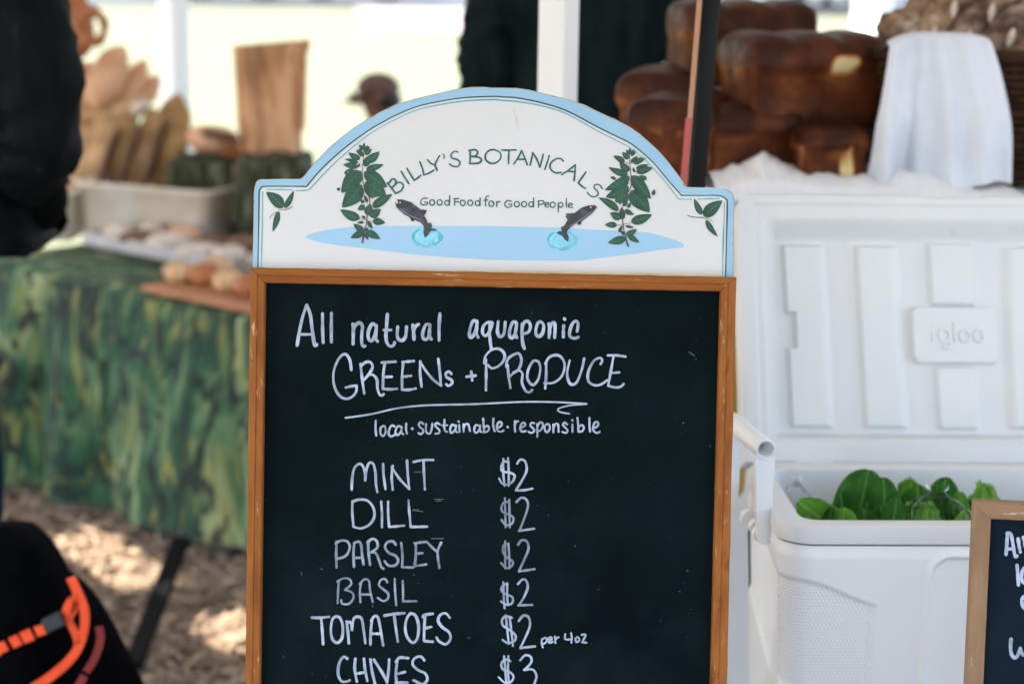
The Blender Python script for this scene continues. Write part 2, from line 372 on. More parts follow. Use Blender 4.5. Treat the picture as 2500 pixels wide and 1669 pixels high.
b = MB(); bd = [qTL - Vector((.004, 0, 0)) + vS * .004, qTR + Vector((.004, 0, 0)) + vS * .004, qBR + Vector((.004, 0, 0)) + vS * .03, qBL - Vector((.004, 0, 0)) + vS * .03]
b.prism([p - wS * .0005 for p in bd], -wS * .006); board = b.build('chalkboard_panel', board_m, root)
# rear legs of the A-frame and the hinge plates
for p in (pTL, pTR):
    sx = 1 if p.x < 0 else -1
    b = MB(); top = p + Vector((sx * .025, .03, -.05)); ft = Vector((top.x, top.y + .42, .0)); ax = (ft - top).normalized()
    b.box((top + ft) / 2, (.03, .02, (ft - top).length), axes=[Vector((1, 0, 0)), Vector((1, 0, 0)).cross(ax) * -1, ax]); b.build('rear_leg', wood_v, root)
    b = MB(); b.box(p + Vector((sx * .025, .022, -.03)), (.03, .012, .05)); b.build('hinge', mat('brass', (.4, .28, .1), rough=.4, metal=1), root)
    b = MB(); q0 = pBL if p.x < 0 else pBR; q1 = q0 + (q0 - (S.at(*(oBL if p.x < 0 else oBR)))).normalized() * .12
    b.tube([q0 + Vector((sx * .02, 0, .01)) - wS * .002, Vector((q0.x + sx * .02, q0.y - .019, .0))], .013, 10); b.build('foot', wood_v, root)

# ---- lettering on the board
BOARDC = (.003, .007, .008); INK = (.42, .485, .60)
chalk = attr_mat('marker_ink', BOARDC, INK, spec=.1)
def text(name, fr, specs, width, ink=(.86, 1.0), parent=None, m=None, h=-.0003):
    b = MB(); S.strokes(b, fr, specs, width, h=h, ink=ink); return b.build(name, m or chalk, parent or board, label=None)
text('lettering', C1, ["485,345 455,430 430,540 410,662", "488,345 515,420 530,540 545,640 556,665 567,655", (6.5, "440,575 520,575"), "487,342 489,350",
  "612,412 613,540 617,640", "683,408 682,540 683,635",
  "855,492 858,560 856,650", "858,560 870,510 905,482 930,510 925,570 925,640 935,670 950,668",
  "1037,505 1010,490 985,530 975,580 985,620 1010,622 1035,570 1042,505", "1040,508 1036,600 1050,630",
  "1130,415 1122,520 1118,600 1130,650 1155,670 1178,662 1188,640", (6, "1100,540 1160,540"),
  "1212,515 1208,580 1220,615 1250,622 1275,590 1282,515", "1332,500 1338,560 1342,615", "1338,550 1355,510 1378,495",
  "1462,495 1435,500 1412,560 1415,605 1440,615 1462,580 1470,500", "1468,500 1465,580 1480,612", "1548,412 1542,520 1542,620"], 7.8)
text('lettering', C2, ["206,470 180,468 158,520 150,580 165,598 190,570 210,500 211,470", "212,475 206,560 220,598",
  "330,480 295,480 262,510 255,560 275,585 300,570 322,520 333,485", "318,480 312,560 318,640 325,690",
  "380,475 374,550 390,592 412,588 428,560 436,478", "522,480 495,480 472,540 472,590 495,602 518,560 526,490", "524,490 518,570 528,600",
  "572,492 570,560 575,640 588,688", "572,520 590,478 620,472 637,510 622,555 585,570",
  "715,475 695,488 680,540 684,580 710,590 735,560 743,510 730,480 715,475", "785,490 790,540 786,600", "788,540 805,490 828,482 834,520 830,600",
  "903,505 900,540 900,595", "907,450 912,456", "1010,550 1017,490 1000,468 972,490 952,545 952,590 985,606 1018,597"], 7.6)
text('lettering', C1, ["842,858 830,780 800,735 768,740 730,790 700,880 705,980 745,1060 800,1088 850,1070 880,1030 883,982", "883,982 840,988 798,998",
  "915,810 925,900 935,980 945,1045", "918,830 950,800 990,795 1012,830 990,880 945,935", "950,930 985,897 1022,902 1047,940 1050,1000 1065,1050 1085,1062 1100,1050",
  "1085,800 1110,797 1195,792", "1110,800 1098,880 1093,1008", "1093,1008 1150,1012 1205,1008", "1098,915 1165,912",
  "1250,795 1340,787", "1256,800 1247,900 1247,1015", "1247,1015 1300,1016 1355,1006", "1250,912 1318,905",
  "1392,790 1390,880 1402,990", "1395,800 1440,870 1500,940 1558,982", "1535,770 1548,880 1556,980",
  "1640,890 1620,872 1595,885 1602,915 1640,938 1645,965 1615,985 1600,972", (7, "1762,912 1832,903"), (7, "1798,872 1806,940")], 6.3)
text('lettering', C2, ["282,775 284,900 282,1020", "268,805 278,750 325,700 385,690 428,728 425,780 385,825 330,845 300,820",
  "455,820 462,900 478,1002", "445,832 455,775 500,738 545,728 565,780 545,850 495,890 480,905", "500,880 545,862 573,890 570,960 600,1025 630,1035 650,1018",
  "698,790 660,788 622,850 612,920 635,965 665,975 700,930 716,850 704,795", "762,800 762,900 755,1005", "755,808 790,755 850,740 893,770 910,830 885,910 820,960 748,962",
  "950,785 930,880 942,950 970,975 1010,950 1048,850 1066,768", "1197,812 1210,780 1188,762 1140,790 1097,880 1102,950 1150,980 1200,973 1250,940",
  "1255,742 1325,742 1395,752", "1300,748 1280,860 1258,980", "1285,882 1345,878", "1258,985 1320,998 1360,990 1380,970"], 6.0)
text('underline', C2, [(4.2, "-838,1240 -633,1210 -433,1165 -233,1142 -33,1135 127,1132 300,1125 600,1112 850,1115 1085,1128"), (3.6, "1080,1132 960,1140 875,1160 855,1178 880,1195 948,1207")], 4.4)
loc_ = ["1037,1262 1035,1320 1040,1380", "1100,1302 1077,1320 1075,1365 1095,1385 1115,1355 1112,1312 1100,1302", "1187,1308 1165,1300 1145,1330 1140,1370 1160,1388 1188,1375",
  "1235,1310 1215,1305 1195,1340 1198,1372 1220,1372 1240,1340 1243,1312", "1244,1312 1241,1355 1257,1370", "1280,1285 1278,1330 1286,1365", (6, "1327,1325 1329,1327"),
  "1417,1288 1395,1276 1380,1292 1390,1315 1412,1330 1415,1352 1395,1370 1378,1360", "1438,1290 1437,1340 1450,1363 1472,1360 1484,1320 1488,1285",
  "1547,1292 1525,1280 1510,1298 1525,1318 1545,1340 1540,1362 1513,1365", "1585,1255 1583,1310 1590,1345 1604,1350", (4, "1565,1300 1608,1298"),
  "1665,1300 1645,1295 1630,1330 1635,1358 1655,1352 1672,1325 1675,1300", "1677,1300 1673,1340 1688,1355", "1702,1298 1705,1352", (5.5, "1697,1268 1699,1270"),
  "1737,1290 1738,1350", "1738,1320 1752,1292 1775,1292 1788,1345", "1860,1302 1835,1297 1822,1330 1830,1358 1850,1352 1865,1325 1868,1300", "1869,1300 1867,1340 1880,1352",
  "1893,1245 1897,1300 1900,1350", "1900,1322 1925,1302 1940,1320 1930,1345 1902,1355"]
text('lettering', C1, loc_, 4.9)
text('lettering', C2, ["342,1245 340,1300 352,1345", "370,1320 397,1310 410,1288 395,1272 376,1285 369,1320 380,1345 405,1350 422,1340", (6, "455,1312 457,1314"),
  "513,1265 512,1310 515,1350", "513,1300 522,1270 540,1268", "560,1318 585,1308 596,1290 582,1277 563,1292 556,1325 568,1348 600,1345",
  "667,1282 645,1280 636,1300 655,1320 668,1343 645,1360 622,1350", "690,1290 692,1340 692,1390", "692,1310 710,1278 734,1282 735,1315 712,1342 697,1345",
  "775,1288 755,1300 753,1338 770,1353 790,1330 789,1298 775,1288", "820,1292 820,1355", "820,1320 838,1288 857,1292 862,1350",
  "930,1292 910,1277 896,1295 915,1318 934,1340 920,1360 893,1352", "972,1292 972,1350", (5.5, "970,1258 972,1260"), "1012,1240 1018,1300 1020,1350",
  "1020,1317 1045,1297 1063,1315 1053,1343 1022,1352", "1108,1240 1108,1300 1113,1350", "1135,1322 1165,1312 1180,1288 1165,1270 1146,1285 1136,1325 1147,1350 1170,1360 1190,1350"], 4.9)
text('lettering', C3, ["688,305 692,230 705,168 735,138 760,150 772,195 776,245", "776,245 785,170 805,130 830,140 843,200 846,270 855,320", "893,138 895,200 908,302",
  "955,150 948,220 955,305", "948,158 1000,235 1062,300", "1048,115 1052,200 1062,300", "1090,125 1150,113 1218,112", "1155,118 1158,200 1164,303"], 5.8, (.84, .97))
text('lettering', C3, ["693,380 692,450 700,545", "693,385 730,370 788,375 828,420 835,480 805,530 750,556 702,546", "880,382 885,460 885,548", "925,382 925,460 932,545", "932,547 1030,538",
  "1058,375 1063,450 1072,545", "1072,547 1178,545"], 5.8, (.74, .92))
text('lettering', C3, ["590,640 588,720 590,810", "584,655 620,635 660,642 676,680 650,733 592,755", "705,650 700,720 703,805", "706,650 735,642 750,665 756,725 765,790", "705,748 760,745",
  "795,640 798,720 808,792", "790,650 820,625 850,637 855,680 815,712", "815,712 845,717 865,760 880,805 895,818", "975,662 955,640 920,647 905,680 930,715 970,732 990,762 975,793 930,798 903,770",
  "1010,650 1018,730 1016,805", "1018,808 1088,810", "1095,652 1175,643", "1105,655 1105,730 1098,795", "1106,720 1148,716", "1098,800 1172,790", "1185,652 1212,680 1240,705", "1270,648 1247,710 1258,812"], 6.0, (.48, .78))
text('lettering', C3, ["605,892 600,960 597,1042", "595,902 635,880 675,887 684,920 645,955", "645,955 690,972 700,1007 670,1045 628,1045 620,1022", "750,905 742,960 745,1035", "740,917 770,887 800,897 808,960 825,1035",
  "745,985 813,985", "920,907 905,884 877,892 866,925 895,952 924,978 924,1010 895,1028 858,1007", "968,884 970,960 978,1055", "1020,897 1022,960 1022,1028", "1022,1030 1108,1028"], 5.2, (.48, .72))
text('lettering', C3, ["430,1135 485,1136 540,1130", "490,1137 497,1220 503,1308", "585,1127 562,1150 553,1220 565,1278 595,1298 625,1268 630,1190 612,1137 585,1127", "655,1160 664,1230 670,1302",
  "662,1168 680,1165 688,1190 690,1215", "690,1215 702,1142 735,1130 755,1150 765,1210 777,1300", "820,1150 812,1230 810,1310", "815,1155 835,1127 858,1132 872,1190 893,1315", "815,1240 880,1240",
  "900,1122 965,1112 1030,1106", "965,1122 975,1200 988,1290", "1070,1107 1047,1140 1036,1200 1050,1262 1085,1298 1115,1268 1123,1190 1103,1122 1070,1107", "1152,1132 1160,1118 1215,1110",
  "1165,1125 1160,1200 1158,1280", "1165,1205 1205,1195", "1160,1287 1215,1292", "1325,1135 1300,1108 1265,1117 1250,1155 1275,1195 1320,1230 1330,1273 1300,1308 1257,1290 1240,1265"], 6.6, (.86, 1))
text('lettering', C3, ["660,1402 635,1390 608,1430 600,1500 622,1548 655,1550 675,1542", "712,1402 708,1470 722,1550", "768,1402 775,1470 790,1545", "715,1500 770,1490", "810,1407 820,1480 840,1565",
  "832,1408 885,1490 917,1553", "932,1407 928,1480 918,1555", "975,1422 1000,1395 1055,1398", "985,1410 975,1500 980,1550", "985,1500 1035,1488", "975,1557 1050,1557",
  "1160,1412 1135,1387 1095,1402 1085,1440 1120,1475 1165,1497 1180,1535 1150,1568 1090,1542"], 6.6, (.82, 1))
prices = [(["245,130 215,122 197,150 202,185 255,195 283,215 268,255 230,273 200,263 183,233", "210,105 210,200 218,280", "240,100 245,190 245,280", "300,135 320,110 350,120 362,170 345,220 292,308", "292,310 345,308 398,298"], (.8, .97)),
 (["240,385 215,387 197,420 207,450 250,467 276,490 263,528 225,533 198,500", "220,360 222,460 225,548", "248,370 250,460 252,550", "295,385 325,358 358,367 370,410 350,480 315,570", "312,572 410,558"], (.5, .82)),
 (["235,657 212,667 207,710 235,745 270,770 266,798 230,813 195,780", "222,640 222,720 222,815", "243,655 248,730 250,815", "305,662 330,632 363,642 373,690 345,760 312,833", "312,836 412,820"], (.42, .75)),
 (["225,917 202,932 197,960 230,985 268,1002 268,1038 235,1053 195,1030", "210,905 212,990 218,1075", "235,912 235,1000 240,1050", "305,917 335,887 360,897 368,940 345,1000 312,1053", "308,1056 398,1052"], (.6, .88)),
 (["265,1137 225,1127 202,1150 207,1185 250,1215 288,1250 283,1285 240,1300 205,1280", "225,1120 235,1210 245,1305", "250,1130 262,1220 272,1318", "310,1157 340,1122 373,1132 383,1185 355,1260 322,1328", "320,1332 415,1322"], (.85, 1)),
 (["255,1417 220,1407 197,1435 207,1470 255,1490 276,1520 258,1553 220,1558 180,1522", "215,1385 222,1470 228,1555", "243,1385 240,1470 245,1555", "320,1412 350,1380 385,1387 393,1420 368,1455 345,1475", "348,1475 400,1472 425,1510 415,1555 395,1600"], (.8, 1))]
for sp, ik in prices: text('lettering', C4, [(5.2, x) if j < 3 else (5.6, x) for j, x in enumerate(sp)], 5.6, ik)
text('lettering', C4, ["460,1275 459,1300 466,1328", "460,1280 480,1265 495,1280 482,1300 465,1305", "502,1285 520,1280 525,1268 512,1262 501,1280 510,1300 530,1292", "545,1258 548,1300", "548,1275 568,1262",
  "612,1242 612,1275 648,1276", "650,1237 655,1265 652,1298", "690,1260 678,1275 685,1293 702,1285 702,1268 690,1260", "718,1247 745,1247 722,1295", "722,1296 750,1298"], 4.6, (.9, 1))
# faint old scratches and specks on the slate
b = MB(); scr = ["1095,190 1150,190", "1225,367 1285,366", "1235,378 1270,377", "1090,440 1150,448", "1085,436 1130,434", "1205,622 1285,622", "820,1050 825,1065", "240,1388 252,1390", "430,1495 432,1500", "360,840 366,860", "1090,855 1096,862", "480,818 500,821", "1440,1270 1460,1262"]
S.strokes(b, C3, [(1.0, x) for x in scr], 1.0, ink=(.3, .7))
S.strokes(b, C2, [(1.2, "1900,715 1945,745"), (1.0, "1955,772 1960,778"), (1.0, "645,400 650,408"), (1, "1850,1285 1862,1275"), (1, "2068,1462 2074,1468")], 1, ink=(.5, .8))
S.strokes(b, C4, [(1, "1350,962 1360,968"), (1, "430,405 436,408"), (1, "670,675 680,668"), (1, "500,470 506,472"), (1, "1400,832 1412,832")], 1, ink=(.4, .7))
for i in range(90):
    x = random.uniform(650, 1740); y = random.uniform(700, 1660); S.strokes(b, lambda a, c: (a, c), ["%f,%f %f,%f" % (x, y, x + random.uniform(-4, 4), y + random.uniform(-3, 3))], random.uniform(.6, 1.3), ink=(.08, .3))
b.build('scratch_mark', chalk, board, kind='stuff')

# ---- painted header panel
outl = [R1(*p) for p in pp("50,1500 54,1400 60,1100 64,900 68,845 76,812 92,790 118,781 180,776 300,775 430,774 448,764 475,735 560,632 650,535 760,440 870,358 970,295 1080,235 1200,180 1350,134 1500,98 1650,62 1800,42 1900,40")] + \
       [R2(*p) for p in pp("0,46 100,46 200,48 300,64 400,88 520,118 650,152 750,190 850,236 980,295 1100,356 1180,412 1250,472 1330,545 1400,625 1480,728 1558,838 1640,842 1750,846 1845,850 1885,860 1915,882 1932,910 1937,945 1932,1200 1926,1560")]
dk = [R1(*p) for p in pp("96,1500 104,1100 106,900 110,865 125,842 155,834 300,833 485,834 540,768 600,700 700,604 830,495 1000,374 1100,318 1200,265 1400,188 1700,132 1960,117")] + \
     [R2(*p) for p in pp("100,122 200,128 400,168 600,232 850,362 1000,436 1100,486 1200,562 1300,655 1400,775 1515,905 1650,906 1790,906 1840,914 1870,936 1880,970 1874,1250 1866,1560")]
def smooth_px(pts, n=3):
    return pts
b = MB(); hp = [S.at(x + 1.2 * noise.noise(Vector((x * .05, y * .05, 2))), y + 1.4 * noise.noise(Vector((x * .04, y * .04, 7))), -.003) for x, y in outl]
from mathutils.geometry import tessellate_polygon
tri = tessellate_polygon([[Vector((x, y, 0)) for x, y in outl]]); n = len(outl)
b.add(hp + [p - wS * .012 for p in hp], [tuple(t) for t in tri] + [tuple(i + n for i in t[::-1]) for t in tri] + [(i, i + n, (i + 1) % n + n, (i + 1) % n) for i in range(n)])
edge_m = mat('plywood_edge', (.3, .17, .08), (.42, .27, .14), 30, .8)
header = b.build('header_panel', mat('header_white', (.565, .56, .55), (.60, .595, .59), 3, .42, .06, 90, spec=.35, dirt=(.52, .48, .42), dirtscale=5, dirtlo=.64, dirthi=.85), root)
header.data.materials.append(edge_m)
for p in header.data.polygons:
    if abs(Vector(p.normal).dot(wS)) < .5: p.material_index = 1
# light blue border band between outline and dark line
def ring(outer, inner, h, m, name):
    b = MB(); no = 400
    def resample(pts, n):
        d = [0]
        for i in range(1, len(pts)): d.append(d[-1] + math.dist(pts[i], pts[i - 1]))
        out = []; j = 0
        for k in range(n):
            t = d[-1] * k / (n - 1)
            while j < len(d) - 2 and d[j + 1] < t: j += 1
            u = (t - d[j]) / ((d[j + 1] - d[j]) or 1); out.append((pts[j][0] + (pts[j + 1][0] - pts[j][0]) * u, pts[j][1] + (pts[j + 1][1] - pts[j][1]) * u))
        return out
    A = resample(outer, no); B = []
    Bi = resample(inner, 2000)
    j = 0
    for p in A:     # monotone nearest point
        best = min(range(j, min(j + 160, len(Bi))), key=lambda q: math.dist(p, Bi[q])); j = best; B.append(Bi[best])
    vs = []
    for i, (p, q) in enumerate(zip(A, B)):
        ch = max(0, noise.noise(Vector((p[0] * .09, p[1] * .09, 4))) - .28) * 7
        u = min(.5, (1.3 + ch) / (math.dist(p, q) + .01)); p2 = (p[0] + (q[0] - p[0]) * u, p[1] + (q[1] - p[1]) * u)
        vs += [S.at(*p2, h), S.at(*q, h)]
    b.add(vs, [(2 * i, 2 * i + 1, 2 * i + 3, 2 * i + 2) for i in range(no - 1)]); return b.build(name, m, header)
# bare wood edge shows where paint has chipped: thin band below the blue
b = MB(); vs = []
cx0 = (1190, 480)
for x, y in outl:
    d = math.dist((x, y), cx0); vs += [S.at(x, y, -.00293), S.at(x + (cx0[0] - x) / d * 5, y + (cx0[1] - y) / d * 5, -.00293)]
b.add(vs, [(2 * i, 2 * i + 1, 2 * i + 3, 2 * i + 2) for i in range(n - 1)]); b.build('worn_edge', edge_m, header)
blue = mat('paint_light_blue', (.24, .415, .555), (.28, .46, .60), 9, .45, .1, 60, spec=.3, dirt=(.25, .42, .55), dirtscale=16, dirtlo=.68, dirthi=.8)
ring(outl, dk, -.0027, blue, 'painted_border')
dgreen = mat('paint_dark_green', (.006, .05, .042), (.012, .075, .06), 25, .5); teal = mat('paint_teal', (.02, .30, .37), (.06, .42, .47), 20, .5)
ident = lambda x, y: (x, y)
def line(px, wd, m, h=-.0025, name='painted_line'):
    b = MB(); S.strokes(b, ident, [" ".join("%f,%f" % q for q in px)], wd, h=h, taper=.35, step=5); return b.build(name, m, header)
# corners kept crisp: draw the dark line as several strokes
def seg(pts, idx): 
    out = []; 
    for a, c in zip(idx[:-1], idx[1:]): out.append(pts[a:c + 1])
    return out
b = MB()
for q in seg(dk, [0, 7, 28, len(dk) - 1]):
    S.strokes(b, ident, [" ".join("%f,%f" % z for z in q)], 2.9, h=-.0025, taper=.3, step=4)
b.build('painted_line', dgreen, header)
b = MB()
for q in ([R1(*p) for p in pp("122,1500 130,1200 134,900 137,882")], [R1(*p) for p in pp("165,857 270,858 368,861")], [R1(*p) for p in pp("400,868 450,867 503,862")],
          [R1(*p) for p in pp("503,862 570,790 640,715 740,618 830,540 1000,408 1200,297 1400,215 1700,158 1960,142")] + [R2(*p) for p in pp("100,150 200,157 400,192 600,256 850,394 1000,470 1100,522 1200,600 1300,700 1400,815 1490,934")],
          [R2(*p) for p in pp("1490,934 1540,937 1595,938")], [R2(*p) for p in pp("1645,935 1720,932 1815,930")], [R2(*p) for p in pp("1856,965 1854,1100 1846,1350 1842,1560")]):
    S.strokes(b, ident, [" ".join("%f,%f" % z for z in q)], 2.5, h=-.0025, taper=.4, step=4)
b.build('painted_line', teal, header)
# pond
pond = [R1(*p) for p in pp("475,1240 490,1222 560,1200 700,1172 900,1155 1200,1148 1500,1148 1960,1150")] + [R2(*p) for p in pp("300,1156 520,1162 850,1180 1100,1190 1250,1203 1400,1240 1510,1280 1532,1300 1522,1320 1400,1332 1100,1375 850,1405 700,1425 400,1423")] + [R1(*p) for p in pp("1960,1418 1500,1390 1200,1360 900,1322 700,1298 550,1268")]
b = MB(); S.poly(b, None, " ".join("%f,%f" % p for p in pond), -.0028, True, 6); b.build('painted_pond', mat('paint_pond', (.26, .45, .60), (.30, .49, .64), 4, .45, .05, 60), header)
# header lettering
def oval(cx, cy, rx=20, ry=22): return " ".join("%f,%f" % (cx + rx * math.cos(a), cy + ry * math.sin(a)) for a in [math.radians(-70 + k * 40) for k in range(10)])
TG = mat('paint_letter_green', (.004, .075, .05), (.01, .12, .08), 30, .5)
text('lettering', R1, ["1130,808 1165,850 1195,890", "1142,808 1168,775 1195,785 1192,815 1168,842", "1170,842 1222,800 1256,825 1240,865 1195,890", (4.2, "1240,715 1268,762 1300,812"), (4.2, "1285,690 1312,735 1342,785"), "1342,785 1370,768 1395,746",
  (4.2, "1388,638 1408,690 1420,742"), "1420,742 1460,728 1498,706", (4, "1450,622 1475,650 1505,662"), (4, "1545,590 1520,635 1507,662"), (4.5, "1507,660 1515,680 1525,705"), (2.6, "1572,576 1584,590 1578,612"),
  (3.9, "1690,560 1665,555 1637,580 1645,608 1685,620 1708,645 1690,675 1650,672 1625,655"), (4.2, "1790,545 1790,600 1788,650"), "1780,548 1830,542 1850,565 1832,590 1800,596", "1805,595 1858,602 1880,625 1855,648 1785,652"], 4.4, parent=header, m=TG, h=-.0025)
text('lettering', R2, ["20,540 -20,548 -48,580 -45,622 -5,650 40,642 72,610 68,565 20,540", "82,545 140,545 195,543", "140,548 136,600 135,652", "240,548 215,600 178,655", (4.2, "240,550 262,600 285,662"), "208,618 270,618",
  "330,565 320,610 308,665", (4.2, "330,568 360,615 385,680"), "412,578 400,630 385,682", (4, "460,588 445,640 425,698"), "572,632 550,612 510,617 472,650 470,693 510,725 555,722", "668,662 620,700 560,740", (4.2, "668,665 665,720 658,788"), "605,712 664,718",
  "752,720 720,765 692,805", "692,805 718,830 748,850", (3.4, "882,852 862,822 828,820 818,845 845,872 848,902 815,917 785,905 765,882")], 4.2, parent=header, m=TG, h=-.0025)
text('lettering', R1, ["1447,928 1412,930 1395,955 1400,975 1425,982 1447,975 1447,960", "1447,960 1425,960", oval(1486, 962), oval(1546, 962), oval(1605, 965, 18, 20), "1626,908 1625,985", "1667,935 1664,985", "1660,932 1700,930", "1667,958 1697,955",
  oval(1730, 965), oval(1790, 965), oval(1848, 967, 18, 20), "1869,925 1868,988", "1937,912 1918,915 1913,950 1913,990", "1898,945 1930,942"], 3.0, parent=header, m=TG, h=-.0025)
text('lettering', R2, [oval(-2, 972), "42,955 42,995", "42,968 53,955 68,956", "158,952 127,947 105,970 115,995 140,1000 160,990 160,976", "160,976 138,976", oval(202, 975), oval(260, 975), oval(315, 976, 18, 20), "336,925 335,998",
  "375,950 375,1000", "370,952 405,947 420,960 405,974 378,978", "428,982 455,976 450,963 433,965 426,985 436,998 458,995", oval(488, 980), "532,966 532,1036", oval(552, 980, 18, 19), "596,930 597,1000", "612,988 645,980 638,968 620,970 612,988 622,1002 646,1000"], 3.0, parent=header, m=TG, h=-.0025)
# painted plants
leafm = mat('paint_leaf', (.008, .04, .028), (.015, .075, .045), 60, .5); veinm = mat('paint_vein', (.05, .2, .06), rough=.5); stemm = mat('paint_stem', (.07, .03, .025), (.13, .05, .04), 60, .5)
def plant(fr, stem, leaves, small):
    b = MB(); bv = MB()
    for k, (x0, y0, x1, y1, wd) in enumerate(leaves):
        dx, dy = x1 - x0, y1 - y0; L_ = math.hypot(dx, dy); ux, uy = dx / L_, dy / L_; nx, ny = -uy, ux; N_ = 14; bend = random.uniform(-.05, .05) * L_
        def pt(t, s_):
            prof = math.sin(math.pi * t ** .8) ** .75 * (1 - .25 * t) * 1.08
            bb = bend * math.sin(math.pi * t); return fr(x0 + ux * L_ * t + nx * (s_ * wd / 2 * prof + bb), y0 + uy * L_ * t + ny * (s_ * wd / 2 * prof + bb))
        h = -.0025 + k * .000012; vs = []
        for i in range(N_ + 1):
            for s_ in (-1, 0, 1): vs.append(S.at(*pt(i / N_, s_), h))
        b.add(vs, [(i * 3 + c, i * 3 + c + 1, i * 3 + c + 4, i * 3 + c + 3) for i in range(N_) for c in range(2)])
        if wd > 36:
            S.strokes(bv, ident, ["%f,%f %f,%f %f,%f" % (*pt(.05, 0), *pt(.5, 0), *pt(.93, 0))], .8, h=h + .0001, taper=.5)
            for t in (.25, .42, .6):
                if wd > 60 or t == .42:
                    for sg in (-1, 1): S.strokes(bv, ident, ["%f,%f %f,%f" % (*pt(t, 0), *pt(t + .16, sg * .62))], .6, h=h + .0001)
    root_ = b.build('painted_plant', leafm, header); bv.build('painted_vein', veinm, root_)
    b = MB()
    for wd, sx in stem: S.strokes(b, fr, [(wd, sx)], wd, h=-.0018, taper=.3)
    b.build('painted_stem', stemm, root_)
plant(R1, [(1.8, "945,530 937,620 929,700 935,800 952,860 985,925"), (2.6, "985,925 990,960 975,1020 967,1090 960,1140 945,1180"), (4.5, "945,1180 938,1230 930,1280"), (1, "905,1090 970,1105 1010,1112"), (1, "930,940 975,975")],
 [(943, 545, 944, 485, 28), (938, 545, 903, 502, 34), (946, 550, 990, 515, 30), (945, 560, 975, 505, 24), (940, 590, 877, 552, 30), (935, 590, 905, 530, 30), (950, 580, 1006, 535, 40), (935, 595, 888, 535, 34), (912, 617, 818, 565, 52), (945, 675, 1000, 580, 60), (965, 640, 1067, 556, 70),
  (898, 648, 790, 616, 34), (893, 680, 776, 660, 54), (958, 702, 1100, 660, 56), (888, 682, 912, 647, 20), (862, 710, 800, 706, 30), (800, 740, 800, 706, 30), (918, 712, 762, 885, 135), (944, 718, 1128, 842, 110), (925, 822, 768, 1002, 140), (948, 805, 1118, 900, 150), (1010, 870, 1010, 930, 90), (752, 860, 726, 850, 30),
  (972, 960, 946, 900, 28), (1010, 1000, 1168, 896, 74), (942, 965, 912, 935, 28), (948, 985, 893, 1020, 50), (910, 1092, 753, 1018, 78), (972, 1065, 992, 972, 70), (985, 1070, 1077, 1015, 75), (955, 1088, 922, 1068, 24), (942, 1120, 888, 1124, 24), (1012, 1108, 1112, 1124, 60), (975, 1110, 1010, 1172, 34),
  (938, 1190, 858, 1132, 52), (938, 1192, 836, 1244, 58), (955, 1190, 1072, 1252, 62), (945, 1192, 978, 1162, 24), (945, 1205, 978, 1262, 26)], None)
plant(R2, [(1.8, "1103,560 1100,620 1108,700 1113,770 1110,840 1060,940 1040,1020"), (2.4, "1040,1020 1045,1100 1053,1170 1070,1240"), (4, "1070,1240 1078,1275 1090,1310"), (1, "1000,1145 1050,1135 1115,1125"), (1, "1060,640 1100,650 1135,640")],
 [(1103, 580, 1103, 525, 28), (1095, 582, 1073, 540, 26), (1110, 578, 1142, 537, 26), (1092, 615, 1042, 560, 46), (1112, 590, 1155, 550, 28), (1110, 642, 1166, 590, 34), (1132, 652, 1230, 608, 50), (1062, 642, 970, 590, 48), (1100, 712, 1020, 640, 62), (1152, 718, 1286, 688, 66), (1150, 690, 1255, 660, 30),
  (1088, 740, 933, 682, 58), (1145, 722, 1127, 682, 22), (992, 778, 946, 758, 28), (1238, 778, 1176, 748, 40), (1102, 755, 903, 863, 84), (1116, 748, 1272, 932, 104), (1096, 838, 910, 920, 100), (1085, 880, 985, 958, 105), (1110, 868, 1260, 1040, 140), (1290, 905, 1300, 856, 32), (1060, 828, 1095, 806, 24),
  (1015, 1028, 853, 922, 62), (1048, 992, 1085, 938, 34), (1085, 1005, 1110, 962, 30), (1022, 978, 1030, 942, 20), (1062, 1020, 1135, 1060, 44), (1042, 1098, 1038, 998, 54), (1032, 1090, 946, 1043, 66), (1112, 1118, 1280, 1058, 80), (1000, 1142, 903, 1140, 50), (1068, 1148, 1137, 1160, 24), (1018, 1200, 1042, 1145, 28),
  (1062, 1222, 1028, 1188, 28), (1072, 1228, 1160, 1175, 52), (1088, 1220, 1180, 1280, 46), (1072, 1245, 928, 1282, 68)], None)
plant(R1, [(1.6, "265,1020 300,1018 330,1015 372,995"), (1.2, "245,1035 205,1065 192,1092")], [(300, 1002, 162, 878, 98), (310, 1008, 384, 866, 48), (262, 1030, 214, 1197, 50)], None)
plant(R2, [(1.8, "1565,1065 1610,1078 1690,1082"), (1.1, "1690,1085 1740,1095 1768,1118")], [(1678, 1060, 1616, 930, 52), (1690, 1072, 1840, 946, 102), (1710, 1100, 1804, 1234, 48)], None)
